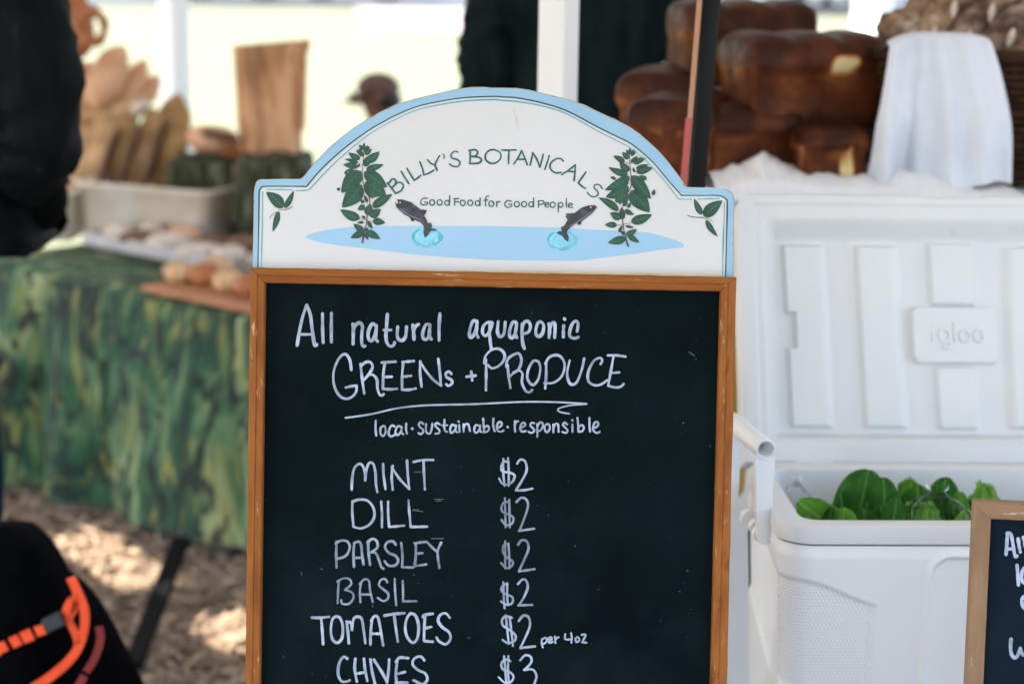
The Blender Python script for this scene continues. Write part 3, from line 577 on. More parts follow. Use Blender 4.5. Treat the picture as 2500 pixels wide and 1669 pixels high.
# splashes and leaping fish
sp2 = attr_mat('paint_splash', (.34, .62, .75), (.0, .30, .36), .5, 40)
for fr, cx, cy in ((R1, 1447, 1238), (R2, 563, 1262)):
    b = MB(); S.poly(b, fr, " ".join("%f,%f" % (cx + 128 * math.cos(a), cy + 88 * math.sin(a) * (1 + .08 * math.sin(3 * a))) for a in [k * math.pi / 12 for k in range(24)]), -.0026); spz = b.build('painted_splash', mat('paint_splash_base', (.14, .52, .66), (.30, .62, .74), 40, .5), header)
    b = MB()
    for rx, ry, a0_, a1_, wd, ik in ((112, 74, 2.2, 4.1, 5, .9), (108, 72, -1.0, 1.0, 7, .8), (95, 66, .9, 2.4, 8, .9), (66, 42, 3.3, 5.2, 5, .5), (60, 40, .2, 1.9, 6, .6), (84, 55, 1.6, 2.9, 5, .35), (82, 50, -.8, .3, 4, .3)):
        S.strokes(b, fr, [(wd, " ".join("%f,%f" % (cx + rx * math.cos(a0_ + (a1_ - a0_) * t / 6), cy + ry * math.sin(a0_ + (a1_ - a0_) * t / 6)) for t in range(7)))], wd, h=-.0024, ink=(ik * .8, ik), taper=.8)
    b.build('painted_ripple', sp2, spz)
fishm = mat('paint_fish', (.022, .025, .032), (.075, .08, .09), 90, .5, c3=(.25, .25, .25), lo=.45, hi=.66, p3=.74)
for fr, ol, bel, eye in ((R1, "1205,936 1250,938 1320,960 1365,995 1395,1018 1443,1022 1436,1048 1422,1064 1440,1098 1450,1124 1478,1125 1486,1148 1480,1165 1525,1176 1515,1188 1475,1190 1450,1225 1428,1243 1416,1200 1420,1152 1395,1122 1345,1100 1338,1113 1320,1110 1310,1082 1260,1055 1222,1022 1200,995 1190,958 1205,972 1216,965", "1225,1010 1300,1060 1390,1100", (1230, 962)),
                     (R2, "828,982 770,985 715,1005 662,1045 597,1048 592,1078 607,1098 590,1130 576,1150 555,1155 555,1183 568,1192 540,1188 515,1205 560,1225 585,1260 610,1275 618,1242 602,1205 606,1185 632,1160 680,1125 690,1140 712,1140 720,1110 760,1082 800,1050 848,992 836,1000", "800,1035 720,1095 630,1150", (790, 1000))):
    b = MB(); S.poly(b, fr, ol, -.0020); f_ = b.build('painted_fish', fishm, header)
    b = MB(); S.strokes(b, fr, [(3, bel)], 3, h=-.0018); b.build('painted_belly', mat('paint_belly', (.14, .15, .19), rough=.5), f_)
    b = MB(); S.strokes(b, fr, [(3.4, "%d,%d %d,%d" % (*eye, eye[0] + 3, eye[1]))], 2, h=-.0017); b.build('painted_eye', mat('paint_eye', (.75, .5, .05), rough=.5), f_)
b = MB(); S.strokes(b, R2, [(.7, "175,215 185,260 200,300 205,345 215,385"), (.6, "190,290 205,275"), (.6, "195,320 180,345"), (.8, "205,300 200,335")], .7, h=-.0025, ink=(.3, .6)); S.strokes(b, R1, [(1.6, "1412,242 1414,243"), (1.2, "1583,877 1584,878"), (1.2, "1120,575 1122,578")], 1, h=-.0025)
b.build('crack_mark', mat('crack', (.42, .4, .37), rough=.7), header)
# runs of ochre varnish along the foot of the header
b = MB(); rr = [(C1(x, 44 + .018 * x)) for x in range(60, 1960, 20)] + [(C2(x, 62 + .02 * x)) for x in range(340, 2250, 20)]
for i, (x, y) in enumerate(rr[:-1]):
    h1 = 2.2 + 2.6 * noise.noise(Vector((x * .018, 3, 1))) + 1.0 * noise.noise(Vector((x * .09, 3, 1))); x2, y2 = rr[i + 1]; h2 = 2.2 + 2.6 * noise.noise(Vector((x2 * .018, 3, 1))) + 1.0 * noise.noise(Vector((x2 * .09, 3, 1)))
    b.add([S.at(x, y - max(h1, 0), -.00288), S.at(x2, y2 - max(h2, 0), -.00288), S.at(x2, y2 + 9, -.00288), S.at(x, y + 9, -.00288)], [(0, 1, 2, 3)])
b.build('varnish_stain', mat('ochre', (.62, .42, .17), (.72, .58, .36), 20, .5), header)

# ================================================================== COOLER
def sst(x, a, b):
    t = max(0.0, min(1.0, (x - a) / (b - a))); return t * t * (3 - 2 * t)
plastic = mat('cooler_plastic', (.87, .875, .885), (.89, .895, .90), 3, .38, .04, 300, spec=.45, dirt=(.52, .42, .38), dirtscale=26, dirtlo=.665, dirthi=.76)
plastic_in = mat('cooler_liner', (.70, .70, .695), (.74, .74, .735), 3, .42, .04, 300, spec=.4, dirt=(.60, .54, .47), dirtscale=22, dirtlo=.64, dirthi=.84)
YAW = math.radians(2.5); eX = Vector((math.cos(YAW), math.sin(YAW), 0)); eY = Vector((-math.sin(YAW), math.cos(YAW), 0)); eZ = Vector((0, 0, 1))
CF = 2.60                                             # distance of the cooler's front face
zr = P(2006, 1270, CF + .03).z                        # rim height
oC = P(1907, 1300, CF); oC.z = zr                     # virtual outer corner of the rim, front left
CW, CD, CH = .70, .335, .43
cool = thing('cooler', 'open white plastic picnic cooler full of lettuce behind the small sign', 'cooler', (oC.x + CW / 2, oC.y + CD / 2, zr - CH))
def rrect(x0, y0, x1, y1, r, n=10):
    out = []
    for cx, cy, a in ((x0 + r, y0 + r, 180), (x1 - r, y0 + r, 270), (x1 - r, y1 - r, 0), (x0 + r, y1 - r, 90)):
        for k in range(n + 1): t = math.radians(a + 90 * k / n); out.append((cx + r * math.cos(t), cy + r * math.sin(t)))
    return out
def L3(a, d, z): return oC + eX * a + eY * d + eZ * z
def loft(b, rings, close=True):
    n = len(rings[0]); vs = [p for r in rings for p in r]; fs = []
    for j in range(len(rings) - 1):
        for i in range(n if close else n - 1): i2 = (i + 1) % n; fs.append((j * n + i, j * n + i2, (j + 1) * n + i2, (j + 1) * n + i))
    b.add(vs, fs)
def rr3(ins, z, r, n=10): return [L3(x, y, z) for x, y in rrect(ins, ins, CW - ins, CD - ins, r, n)]
# collar with top rim and inner liner in one moulding
b = MB(); loft(b, [rr3(.004, -.0265, .045), rr3(0, -.0255, .048), rr3(0, -.004, .048), rr3(.0012, -.0012, .047), rr3(.004, 0, .045), rr3(.030, 0, .030), rr3(.034, -.0015, .028), rr3(.036, -.006, .027), rr3(.0365, -.03, .027), rr3(.038, -.034, .026), rr3(.045, -.30, .03), rr3(.07, -.36, .03)])
n_ = len(rr3(.07, -.36, .03)); b.f.append(tuple(range(len(b.v) - n_, len(b.v)))); b.build('liner', plastic_in, cool, auto=35)
# body shell with raised bead and the bumpy grip texture, modelled as relief
perim = [];  st = .0013
def side_path():
    r = .046; i = .003; out = []
    y = CD - r
    while y > r: out.append((i, y, (-1, 0), 'L')); y -= st
    for k in range(1, 50): t = math.radians(180 + 90 * k / 50); out.append((r + i + (r) * math.cos(t), r + i + r * math.sin(t), (math.cos(t), math.sin(t)), 'C'))
    x = r + i
    while x < .30: out.append((x, i, (0, -1), 'F')); x += st
    return out
perim = side_path(); PX = .00023
def bump(s, z):
    p = .0056; q = p * .866; j = math.floor(z / q); best = 9
    for jj in (j, j + 1):
        off = .5 * p if jj % 2 else 0; k = round((s - off) / p); dx = s - off - k * p; dz = z - jj * q; best = min(best, math.hypot(dx, dz))
    return .0018 * max(0, 1 - (best / (p * .5)) ** 2)
rows = []; zs = []; z = 0
while z < .215: zs.append(z); z += st
zs += [.23, .26, .3, .34, .37, .3865]
slen = 0; sl_ = []
for i, q in enumerate(perim):
    if i: slen += math.dist(q[:2], perim[i - 1][:2])
    sl_.append(slen)
corner_s = next(s for s, q in zip(sl_, perim) if q[3] == 'C')
b = MB(); nP = len(perim); vs = []
for z in zs:
    for (x, y, nr, tg), s in zip(perim, sl_):
        xk = 400 + (x + .0 if tg == 'F' else 0) / PX; h = 0
        sc_ = s - corner_s
        ytop = .030 + (.016 * sst(sc_, -.10, .03)) + (.036 * sst(sc_, .05, .17))
        right = .148
        inT = sst(z, ytop, ytop + .010) * (1 - sst(sc_, right, right + .016)) * (1 - sst(z, .145 + .05 * sst(sc_, -.28, -.02) * 1.2, .16 + .05 * sst(sc_, -.28, -.02) * 1.2))
        h -= .0065 * inT; 
        if inT > .5: h += bump(s, z) * (1.5 if tg == 'L' else 1)
        # raised bead round the front panel
        bx, bz = x - .208, z - .012; r_ = .03
        if tg == 'F':
            dx, dz = bx, bz
            if dx < r_ and dz < r_: dd = r_ - math.hypot(r_ - dx, r_ - dz) if True else 0
            else: dd = min(dx, dz)
            h += .0045 * math.exp(-(dd / .0045) ** 2) - .004 * sst(dd, .002, .009)
        h += .0035 * sst(z, 0, .02)
        dr = .035 * (z / CH)                         # body tapers towards the bottom
        vs.append(L3(x + nr[0] * (h - dr * .6), y + nr[1] * (h - dr * .6), -.0285 - z))
fs = [(j * nP + i, j * nP + i + 1, (j + 1) * nP + i + 1, (j + 1) * nP + i) for j in range(len(zs) - 1) for i in range(nP - 1)]
b.add(vs, fs)
# plain remainder of the shell: right front, right side, back, floor
rem = [(.302, .003)] + [(x, y) for x, y in rrect(.003, .003, CW - .003, CD - .003, .046) if not (x < .302 and y < CD - .04)]
rem = [p for p in rem if not (p[0] < .05 and p[1] < CD - .05)]
rg = []
for z in (0, .0003, .02, .12, .3, .3865):
    t = .035 * z / CH * .6; o_ = .0035 * sst(z, 0, .02); cx, cy = CW / 2, CD / 2
    rg.append([L3(x + (t - o_) * (1 if x < cx else -1) * (abs(x - cx) > CW / 2 - .06), y + (t - o_) * (1 if y < cy else -1) * (abs(y - cy) > CD / 2 - .06), -.0285 - z) for x, y in rem])
loft(b, rg, close=False)
b.build('body', plastic, cool, smooth=True)
# lid
kz = .4464 * 2.93 * 1.03 / FPX * 1.0
LT = math.radians(23); vL = (eY * math.sin(LT) + eZ * math.cos(LT)).normalized(); nLd = (eX.cross(vL)).normalized()
if nLd.y > 0: nLd = -nLd
oL = P(1812, 1137, CF + CD + .01)
fore = 1 / math.cos(LT - PITCH + math.radians(3)); LWd = 2 * 1250 * kz; fore *= 1.035; LHt = 1468 * kz * fore
def lid_h(X, Y):     # X, Y in traced lid units (Y down), result in metres
    if X > 1358: X = 2716 - X
    Xs = X - (Y - 320) * .022
    h = .0
    rim = min(X - 108, Y - 62, 1530 - Y)
    h -= .010 * (1 - sst(rim, 0, 26)) ** 2
    h -= .004 * sst(X, 205, 222) * sst(Y, 118, 135)
    h -= .0025 * (1 - sst(Y, 1440, 1452)) * 0
    d = sst(X, 255, 345) * sst(Y, 182, 318) * (1 - sst(Y, 1335, 1392)); h -= .034 * d
    h += .004 * sst(Y, 1395, 1420)
    fl = sst(X, 335, 350)
    def ch(x0, x1, y0, y1, w2=55): return sst(Xs, x0 - 14, x0 + 10) * (1 - sst(Xs, x1 - 5, x1 + w2)) * sst(Y, y0, y0 + 22) * (1 - sst(Y, y1 - 14, y1 + 4))
    c = max(ch(392, 592, 318, 1312), ch(812, 1005, 318, 1312, 70), ch(1228, 1420, 300, 650), ch(1228, 1420, 972, 1318))
    notch = sst(X, 372, 380) * (1 - sst(X, 444, 456)) * sst(Y, 690, 700) * (1 - sst(Y, 880, 892)); c *= (1 - notch)
    h += .011 * c
    qx, qy = max(abs(X - 1358) - 205, 0), max(abs(Y - 812) - 112, 0); dd = math.hypot(qx, qy); h += (.0135 - (.011 * c if Y > 1 else 0)) * (1 - sst(dd, 34, 46))
    h += .0015 * math.exp(-(math.hypot(X - 375, Y - 795) / 10) ** 2)
    # hollow for the latch in the top edge
    if Y < 110: h -= .010 * sst(X, 1165, 1205) * (1 - sst(Y, 60, 96))
    return h
b = MB(); nu, nv = 470, 300; vs = []
def lp(X, Y, h): return oL + eX * ((X - 108) * kz) + vL * ((1530 - Y) * kz * fore) + nLd * h
rad = 125
for j in range(nv):
    for i in range(nu):
        X = 108 + 2500 * i / (nu - 1); Y = 62 + 1468 * j / (nv - 1)
        Xa, Ya = X, Y
        # round the outer corners
        ex = min(X - 108, 2608 - X); ey = Y - 62
        if ex < rad and ey < rad:
            vx, vy = rad - ex, rad - ey; m_ = max(vx, vy); l_ = math.hypot(vx, vy)
            if l_ > 0: k = m_ / l_; vx *= k; vy *= k
            Xa = (108 + rad - vx) if X < 1358 else (2608 - rad + vx); Ya = 62 + rad - vy
        if Ya < 100 and 1185 < X < 1531: Ya += 12 * sst(X, 1185, 1200) * (1 - sst(X, 1505, 1531)) * (1 - (Ya - 62) / 38)
        vs.append(lp(Xa, Ya, lid_h(Xa, max(Ya, 62))))
b.add(vs, [(j * nu + i, j * nu + i + 1, (j + 1) * nu + i + 1, (j + 1) * nu + i) for j in range(nv - 1) for i in range(nu - 1)])
# outer shell of the lid behind the liner
ed = [(0, j) for j in range(nv - 1, -1, -1)] + [(i, 0) for i in range(1, nu)] + [(nu - 1, j) for j in range(1, nv)] + [(i, nv - 1) for i in range(nu - 2, 0, -1)]
edge = [vs[j * nu + i] for i, j in ed]; cen = lp(1358, 800, -.05)
loft(b, [edge, [p - nLd * .02 + (p - cen).normalized() * .001 for p in edge], [p - nLd * .045 - (p - cen).normalized() * .012 for p in edge]])
b.f.append(tuple(range(len(b.v) - len(edge), len(b.v))))
lid = b.build('lid', plastic_in, cool, smooth=True)
# raised maker's lettering on the plate
b = MB(); hP = -.034 - .004 * 1 + .0132
def lstroke(sx, r=11):
    pts = catmull(pp(sx), 6); b.tube([lp(x, y, hP + .0004) for x, y in pts], r * kz, 8, flat=1)
lstroke("1228,790 1228,850"); lstroke("1228,758 1229,760", 11)
lstroke("1318,800 1300,785 1272,790 1262,818 1275,848 1302,852 1318,838"); lstroke("1320,790 1320,870 1305,885 1275,880")
lstroke("1352,745 1352,852"); lstroke(oval(1412, 820, 28, 32)); lstroke(oval(1490, 820, 28, 32))
b.build('lettering', plastic_in, lid, smooth=True)
# hinge blocks
for a in (.11, .56):
    b = MB(); b.box(L3(a, CD + .004, -.006), (.06, .012, .010), axes=[eX, eY, eZ], bev=.003); b.build('hinge', plastic, cool)
# swing handle on the left end
hY0, hY1 = CF + .085, CF + .245
hp0 = P(1870, 1097, hY0); hx = hp0.x; hz = hp0.z
hp1 = Vector((hx - (hY1 - hY0) * math.tan(YAW) - .026, hY1, hz))
axh = (hp1 - hp0).normalized()
b = MB(); n = 28; rgs = []
exh = Vector((axh.y, -axh.x, 0)).normalized()
def circ(c, r, sq=0): return [c + exh * (r * math.cos(t)) + eZ * (r * math.sin(t)) for t in [2 * math.pi * k / n for k in range(n)]]
loft(b, [circ(hp0 + axh * .07, .0108), circ(hp0 + axh * .001, .0112), circ(hp0 - axh * .0005, .0126), circ(hp0, .0140), circ(hp0 + axh * .004, .0148), circ(hp1 - axh * .004, .0148), circ(hp1, .0139), circ(hp1 + axh * .0005, .011)])
b.f.append(tuple(range(len(b.v) - n, len(b.v))))
handle = b.build('handle', plastic, cool, smooth=True)
def arm(c, ztop, zbot, w0, w1, th, dxb):
    b = MB(); N_ = 18; front = []
    outl_ = [(-w0 / 2, 0), (-w0 / 2 + .0005, -.03)]
    L_ = ztop - zbot
    pts = [(-w0 / 2, 0), (-w1 / 2 + dxb, -L_ + w1 / 2)] + [(dxb + w1 / 2 * math.cos(math.radians(a)), -L_ + w1 / 2 + w1 / 2 * math.sin(math.radians(a))) for a in range(195, 360, 15)] + [(w1 / 2 + dxb, -L_ + w1 / 2), (w0 / 2, -.012), (w0 / 2, 0)]
    P3 = [c + exh * x + eZ * z for x, z in pts]
    ins = [p + ((c - eZ * L_ * .5) - p).normalized() * .0012 - axh * .0 for p in P3]
    loft(b, [[p + axh * th for p in P3], [p + axh * .001 for p in P3], [p for p in ins]]); k = len(P3)
    b.f.append(tuple(range(len(b.v) - k, len(b.v)))); b.f.append(tuple(range(len(b.v) - 3 * k, len(b.v) - 2 * k))[::-1]); return b
zb = P(1878, 1330, hY0).z
arm(hp0 + axh * .0015 - eZ * .0115, hz - .0115, zb, .0292, .019, .010, .004).build('handle_arm', plastic, cool, auto=30)
arm(hp1 - axh * .012, hz, zb + .006, .0292, .019, .010, .004).build('handle_arm', plastic, cool, auto=30)
for px_, py_, yy, r in ((1834, 1268, hY0 + .10, .014), (1852, 1288, hY0 + .06, .012), (1858, 1306, hY0 + .03, .011)):
    q = P(px_, py_, yy); b = MB(); b.tube([q, q + axh * .012], r, 22); b.tube([q - axh * .002, q + axh * .002], r * .55, 18); b.build('pivot', plastic, cool, auto=40)
# bench carrying the cooler
bz = zr - CH
t = thing('bench', 'low grey folding bench hidden under the white cooler', 'bench', (oC.x + .35, oC.y + .17, 0))
b = MB(); b.box((oC.x + .35, oC.y + .17, bz - .018), (.8, .4, .034), bev=.004); b.build('top', mat('bench_grey', (.35, .35, .36), rough=.5), t)
for dx in (-.36, .36):
    for dy in (-.16, .16): b = MB(); b.tube([(oC.x + .35 + dx, oC.y + .17 + dy, 0), (oC.x + .35 + dx, oC.y + .17 + dy, bz - .03)], .013, 10); b.build('leg', MATS['bench_grey'], t)

# ------------------------------------------------------------------ lettuce
def leaf_mat(name, c1, c2, vein):
    m = bpy.data.materials.new(name); m.use_nodes = True; nt = m.node_tree; bb = nt.nodes['Principled BSDF']; L = nt.links.new; N = nt.nodes.new
    a = N('ShaderNodeAttribute'); a.attribute_name = 'ink'; tc = N('ShaderNodeTexCoord'); no = N('ShaderNodeTexNoise'); no.inputs['Scale'].default_value = 38; no.inputs['Detail'].default_value = 5
    L(tc.outputs['Object'], no.inputs[0]); cr = N('ShaderNodeValToRGB'); L(no.outputs[0], cr.inputs[0]); e = cr.color_ramp.elements; e[0].position = .35; e[0].color = (*c1, 1); e[1].position = .68; e[1].color = (*c2, 1)
    mx = N('ShaderNodeMix'); mx.data_type = 'RGBA'; L(a.outputs['Fac'], mx.inputs[0]); L(cr.outputs[0], mx.inputs[6]); mx.inputs[7].default_value = (*vein, 1); L(mx.outputs[2], bb.inputs['Base Color'])
    bb.inputs['Roughness'].default_value = .68; bb.inputs['Specular IOR Level'].default_value = .2; tr = N('ShaderNodeBsdfTranslucent'); L(mx.outputs[2], tr.inputs[0]); ms = N('ShaderNodeMixShader'); ms.inputs[0].default_value = .42
    n2 = N('ShaderNodeTexNoise'); n2.inputs['Scale'].default_value = 160; L(tc.outputs['Object'], n2.inputs[0]); bp = N('ShaderNodeBump'); bp.inputs['Strength'].default_value = .35; bp.inputs['Distance'].default_value = .002; L(n2.outputs[0], bp.inputs['Height']); L(bp.outputs[0], bb.inputs['Normal'])
    L(bb.outputs[0], ms.inputs[1]); L(tr.outputs[0], ms.inputs[2]); L(ms.outputs[0], nt.nodes['Material Output'].inputs[0]); return m
lf_dark = leaf_mat('romaine_leaf', (.018, .10, .012), (.045, .19, .02), (.16, .34, .08))
lf_mid = leaf_mat('lettuce_leaf', (.08, .27, .02), (.16, .42, .045), (.28, .48, .14))
lf_lite = leaf_mat('pale_lettuce_leaf', (.16, .36, .045), (.24, .48, .08), (.35, .55, .2))
def leaf(Y, base, tip, wpx, m, parent, ruffle=.0, cup=.25, lean=0.0, blunt=.62, seed=0, name='leaf'):
    B_, T_ = P(*base, Y), P(*tip, Y - lean); a = T_ - B_; Ln = a.length; a.normalize(); nn = Vector((0, -1, .25)); nn = (nn - a * nn.dot(a)).normalized(); sd = a.cross(nn); hw = wpx * pxm(Y) / 2; nu, nv = 41, 37; vs = []; ik = []
    for j in range(nv):
        t = j / (nv - 1); prof = max(.02, 1 - abs(2 * min(.999, t ** blunt * .93 + .07) - 1) ** 2.3) ** .5
        for i in range(nu):
            s_ = -1 + 2 * i / (nu - 1); x = s_ * hw * prof
            tt = t - .03 * (s_ * s_) * 0
            z = -cup * hw * (s_ * s_) * prof + .006 * math.sin(t * 3.1) + .0035 * noise.noise(Vector((s_ * 2.2 + seed, t * 3.5, seed)))
            edge = abs(s_) ** 3 + max(0, t - .8) * 3
            z += ruffle * (.25 + edge) * noise.noise(Vector((s_ * 3.2 + seed, t * 5.5, seed * 2))) * hw * 1.6
            xx = x * (1 + ruffle * .55 * noise.noise(Vector((t * 13, seed, s_ * 2)))) + ruffle * edge * hw * .25 * noise.noise(Vector((t * 22, seed, s_ * 3))); ty = Ln * (t + ruffle * .32 * noise.noise(Vector((s_ * 7, seed, 3))) * max(0, t - .3) + ruffle * .12 * noise.noise(Vector((s_ * 19, seed, 5))) * max(0, t - .5))
            mid = math.exp(-(abs(x) / (.0011 + .0016 * (1 - t))) ** 2)
            q = (t - .5 * abs(s_) ** .8) * 4.6 + seed; dq = abs(q - round(q)) / 4.6 * Ln; v2 = math.exp(-(dq / .0009) ** 2) * (.28 if abs(s_) < .85 and 0 < t < .95 else 0)
            z -= .0012 * mid + .0006 * v2
            vs.append(B_ + a * ty + sd * xx + nn * z); ik.append(min(1, .8 * mid + v2 * .8 + (.35 * abs(s_) ** 7 + .3 * max(0, (t - .86) / .14)) * (.3 + ruffle * 2) + .14 * noise.noise(Vector((s_ * 3 + seed, t * 4, 9)))))
    b = MB(); b.add(vs, [(j * nu + i, j * nu + i + 1, (j + 1) * nu + i + 1, (j + 1) * nu + i) for j in range(nv - 1) for i in range(nu - 1)], ik); return b.build(name, m, parent, smooth=True)
def head(name, label, px_, leaves):
    q = P(px_, 1330, 2.76); t = thing('lettuce', label, 'lettuce', (q.x, q.y, q.z)); 
    for l in leaves: leaf(parent=t, **l)
    return t
head('', 'dark green romaine lettuce with two tall smooth round leaves standing in the cooler', 2110, [
  dict(Y=2.765, base=(2082, 1300), tip=(2121, 1146), wpx=128, m=lf_dark, cup=.35, blunt=.8, seed=1.3),
  dict(Y=2.745, base=(2160, 1300), tip=(2157, 1165), wpx=84, m=lf_dark, cup=.3, blunt=.75, seed=4.1),
  dict(Y=2.79, base=(2060, 1320), tip=(2095, 1180), wpx=70, m=lf_dark, seed=2.2), dict(Y=2.73, base=(2115, 1340), tip=(2108, 1240), wpx=90, m=lf_dark, seed=7.2)])
head('', 'paler green lettuce with a flopped leaf at the left inside corner of the cooler', 2000, [
  dict(Y=2.72, base=(2090, 1330), tip=(1948, 1222), wpx=95, m=lf_mid, cup=.3, blunt=.7, seed=3.3, ruffle=.04),
  dict(Y=2.74, base=(2020, 1320), tip=(1990, 1216), wpx=80, m=lf_mid, cup=.2, seed=8.1, ruffle=.05), dict(Y=2.71, base=(2050, 1330), tip=(2062, 1238), wpx=90, m=lf_mid, cup=.4, seed=5.1, ruffle=.03)])
head('', 'curly green lettuce with frilled edge right of the tall romaine leaves', 2240, [
  dict(Y=2.78, base=(2225, 1320), tip=(2222, 1168), wpx=95, m=lf_mid, cup=.3, ruffle=.3, seed=2.7), dict(Y=2.755, base=(2240, 1320), tip=(2240, 1185), wpx=105, m=lf_dark, cup=.5, ruffle=.06, seed=6.3),
  dict(Y=2.735, base=(2230, 1330), tip=(2225, 1225), wpx=90, m=lf_mid, cup=.3, ruffle=.45, seed=9.3), dict(Y=2.72, base=(2265, 1330), tip=(2262, 1226), wpx=80, m=lf_lite, cup=.3, ruffle=.45, seed=1.9)])
head('', 'dark leafy lettuce in a clear bag beside the small framed sign', 2310, [
  dict(Y=2.80, base=(2300, 1310), tip=(2308, 1164), wpx=88, m=lf_dark, cup=.5, ruffle=.10, blunt=.9, seed=5.7), dict(Y=2.78, base=(2345, 1320), tip=(2345, 1200), wpx=60, m=lf_mid, cup=.4, ruffle=.16, seed=3.9),
  dict(Y=2.75, base=(2320, 1330), tip=(2330, 1232), wpx=80, m=lf_dark, cup=.3, ruffle=.1, seed=1.1), dict(Y=2.73, base=(2355, 1330), tip=(2360, 1245), wpx=70, m=lf_lite, cup=.3, ruffle=.2, seed=8.8)])
head('', 'bright pale green frilly lettuce leaf poking up above the small framed sign', 2405, [
  dict(Y=2.80, base=(2400, 1310), tip=(2402, 1178), wpx=78, m=lf_lite, cup=.3, ruffle=.4, blunt=1.0, seed=4.4), dict(Y=2.77, base=(2420, 1330), tip=(2425, 1215), wpx=80, m=lf_lite, cup=.4, ruffle=.16, seed=7.9)])
random.seed(5)
for hd, xs, mm, rf in ((2110, (2050, 2175), lf_dark, .1), (2000, (1950, 2080), lf_mid, .25), (2240, (2170, 2290), lf_mid, .45), (2310, (2270, 2360), lf_dark, .35)):
    tt = [o for o in bpy.data.objects if o.name.startswith('lettuce') and o.type == 'EMPTY'][{2110: 0, 2000: 1, 2240: 2, 2310: 3}[hd]]
    for i in range(6):
        x = random.uniform(*xs); top = random.uniform(1205, 1250) if mm is not lf_dark else random.uniform(1195, 1245)
        leaf(random.uniform(2.70, 2.86), (x + random.uniform(-15, 15), 1330), (x + random.uniform(-22, 22), top), random.uniform(55, 90), random.choice([mm, mm, lf_dark, lf_mid]), tt, ruffle=rf * random.uniform(.6, 1.2), cup=random.uniform(.2, .6), seed=random.uniform(0, 99))
# clear plastic bags round the lettuce
def clear_mat():
    m = bpy.data.materials.new('clear_film'); m.use_nodes = True; nt = m.node_tree; nt.nodes.clear(); N = nt.nodes.new; L = nt.links.new
    t = N('ShaderNodeBsdfTransparent'); g_ = N('ShaderNodeBsdfGlossy'); g_.inputs['Roughness'].default_value = .32; g_.inputs[0].default_value = (.9, .93, .95, 1); t.inputs[0].default_value = (.97, .98, .985, 1)
    lw = N('ShaderNodeLayerWeight'); lw.inputs[0].default_value = .06; mx = N('ShaderNodeMixShader'); o = N('ShaderNodeOutputMaterial'); L(lw.outputs['Fresnel'], mx.inputs[0]); L(t.outputs[0], mx.inputs[1]); L(g_.outputs[0], mx.inputs[2]); L(mx.outputs[0], o.inputs[0]); return m
film = clear_mat()
def bag(label, cx, cy, w_, h_, Y, seed, peak):
    q = P(cx, cy + h_, Y); b = MB(); c = P(cx, cy, Y); sx = w_ * pxm(Y) / 2; sz = h_ * pxm(Y) / 2
    def fn(u, v):
        a = u * 2 * math.pi; t = v; r = (math.sin(math.pi * (.04 + .93 * t)) ** .5) * (1 - .62 * sst(t, .55, .88)) + .25 * sst(t, .9, 1)
        r *= 1 + .22 * noise.noise(Vector((math.cos(a) * 2.4, math.sin(a) * 2.4, t * 3 + seed))) + .10 * noise.noise(Vector((math.cos(a) * 7, math.sin(a) * 7, t * 4 + seed)))
        return c + Vector((sx * r * math.cos(a) + peak * pxm(Y) * t, .055 * r * math.sin(a), sz * (2 * t - 1)))
    b.grid(fn, 60, 40, closeu=True); o = b.build('plastic_bag', film, None, smooth=True, label=label, cat='plastic bag', loc=q); return o
bag('clear crinkled plastic bag gathered to a point beside the dark lettuce leaf', 2300, 1255, 150, 150, 2.70, 1.7, -15)
0 and bag('clear plastic bag round the tall romaine leaves in the cooler', 2120, 1262, 190, 110, 2.72, 5.2, 10)
bag('clear plastic bag with a thin upright tip at the left inside corner of the cooler', 1950, 1225, 70, 135, 2.80, 9.1, -8)

# ================================================================== SMALL SIGN (right)
oQ = CAM_LOC + ray(2430, 1450) * (2.38 / ray(2430, 1450).dot(F)); LQ = math.radians(8)
wQ = Vector((-.10, -math.cos(LQ), math.sin(LQ))).normalized(); Q = Surf(oQ, wQ); vQ = (Vector((0, 0, 1)) - wQ * wQ.z).normalized(); uQ = vQ.cross(wQ).normalized()
if uQ.x < 0: uQ = -uQ
K5 = zf(1750, 1000, .42662)
tl = Q.at(2378, 1222); kq = 2.38 / FPX
SW, SH = .40, .62
sroot = thing('framed_sign', 'small framed chalkboard with tan wood edge in front of the cooler', 'sign', (tl.x + SW / 2, tl.y, tl.z - SH))
tan_h = mat('tan_wood_horizontal', (.22, .12, .055), (.29, .17, .085), 9, .55, .5, 150, stretch=(1, 8, 8), c3=(.2, .11, .05), dirt=(.6, .5, .44), dirtscale=16, dirtlo=.60, dirthi=.68)
tan_v = mat('tan_wood_vertical', (.22, .12, .055), (.29, .17, .085), 9, .55, .5, 150, stretch=(8, 8, 1), c3=(.2, .11, .05), dirt=(.55, .42, .36), dirtscale=16, dirtlo=.66, dirthi=.74)
def qp(a, d, h=0): return tl + uQ * a - vQ * d + wQ * h
FWd = 43 * kq; TH = .020
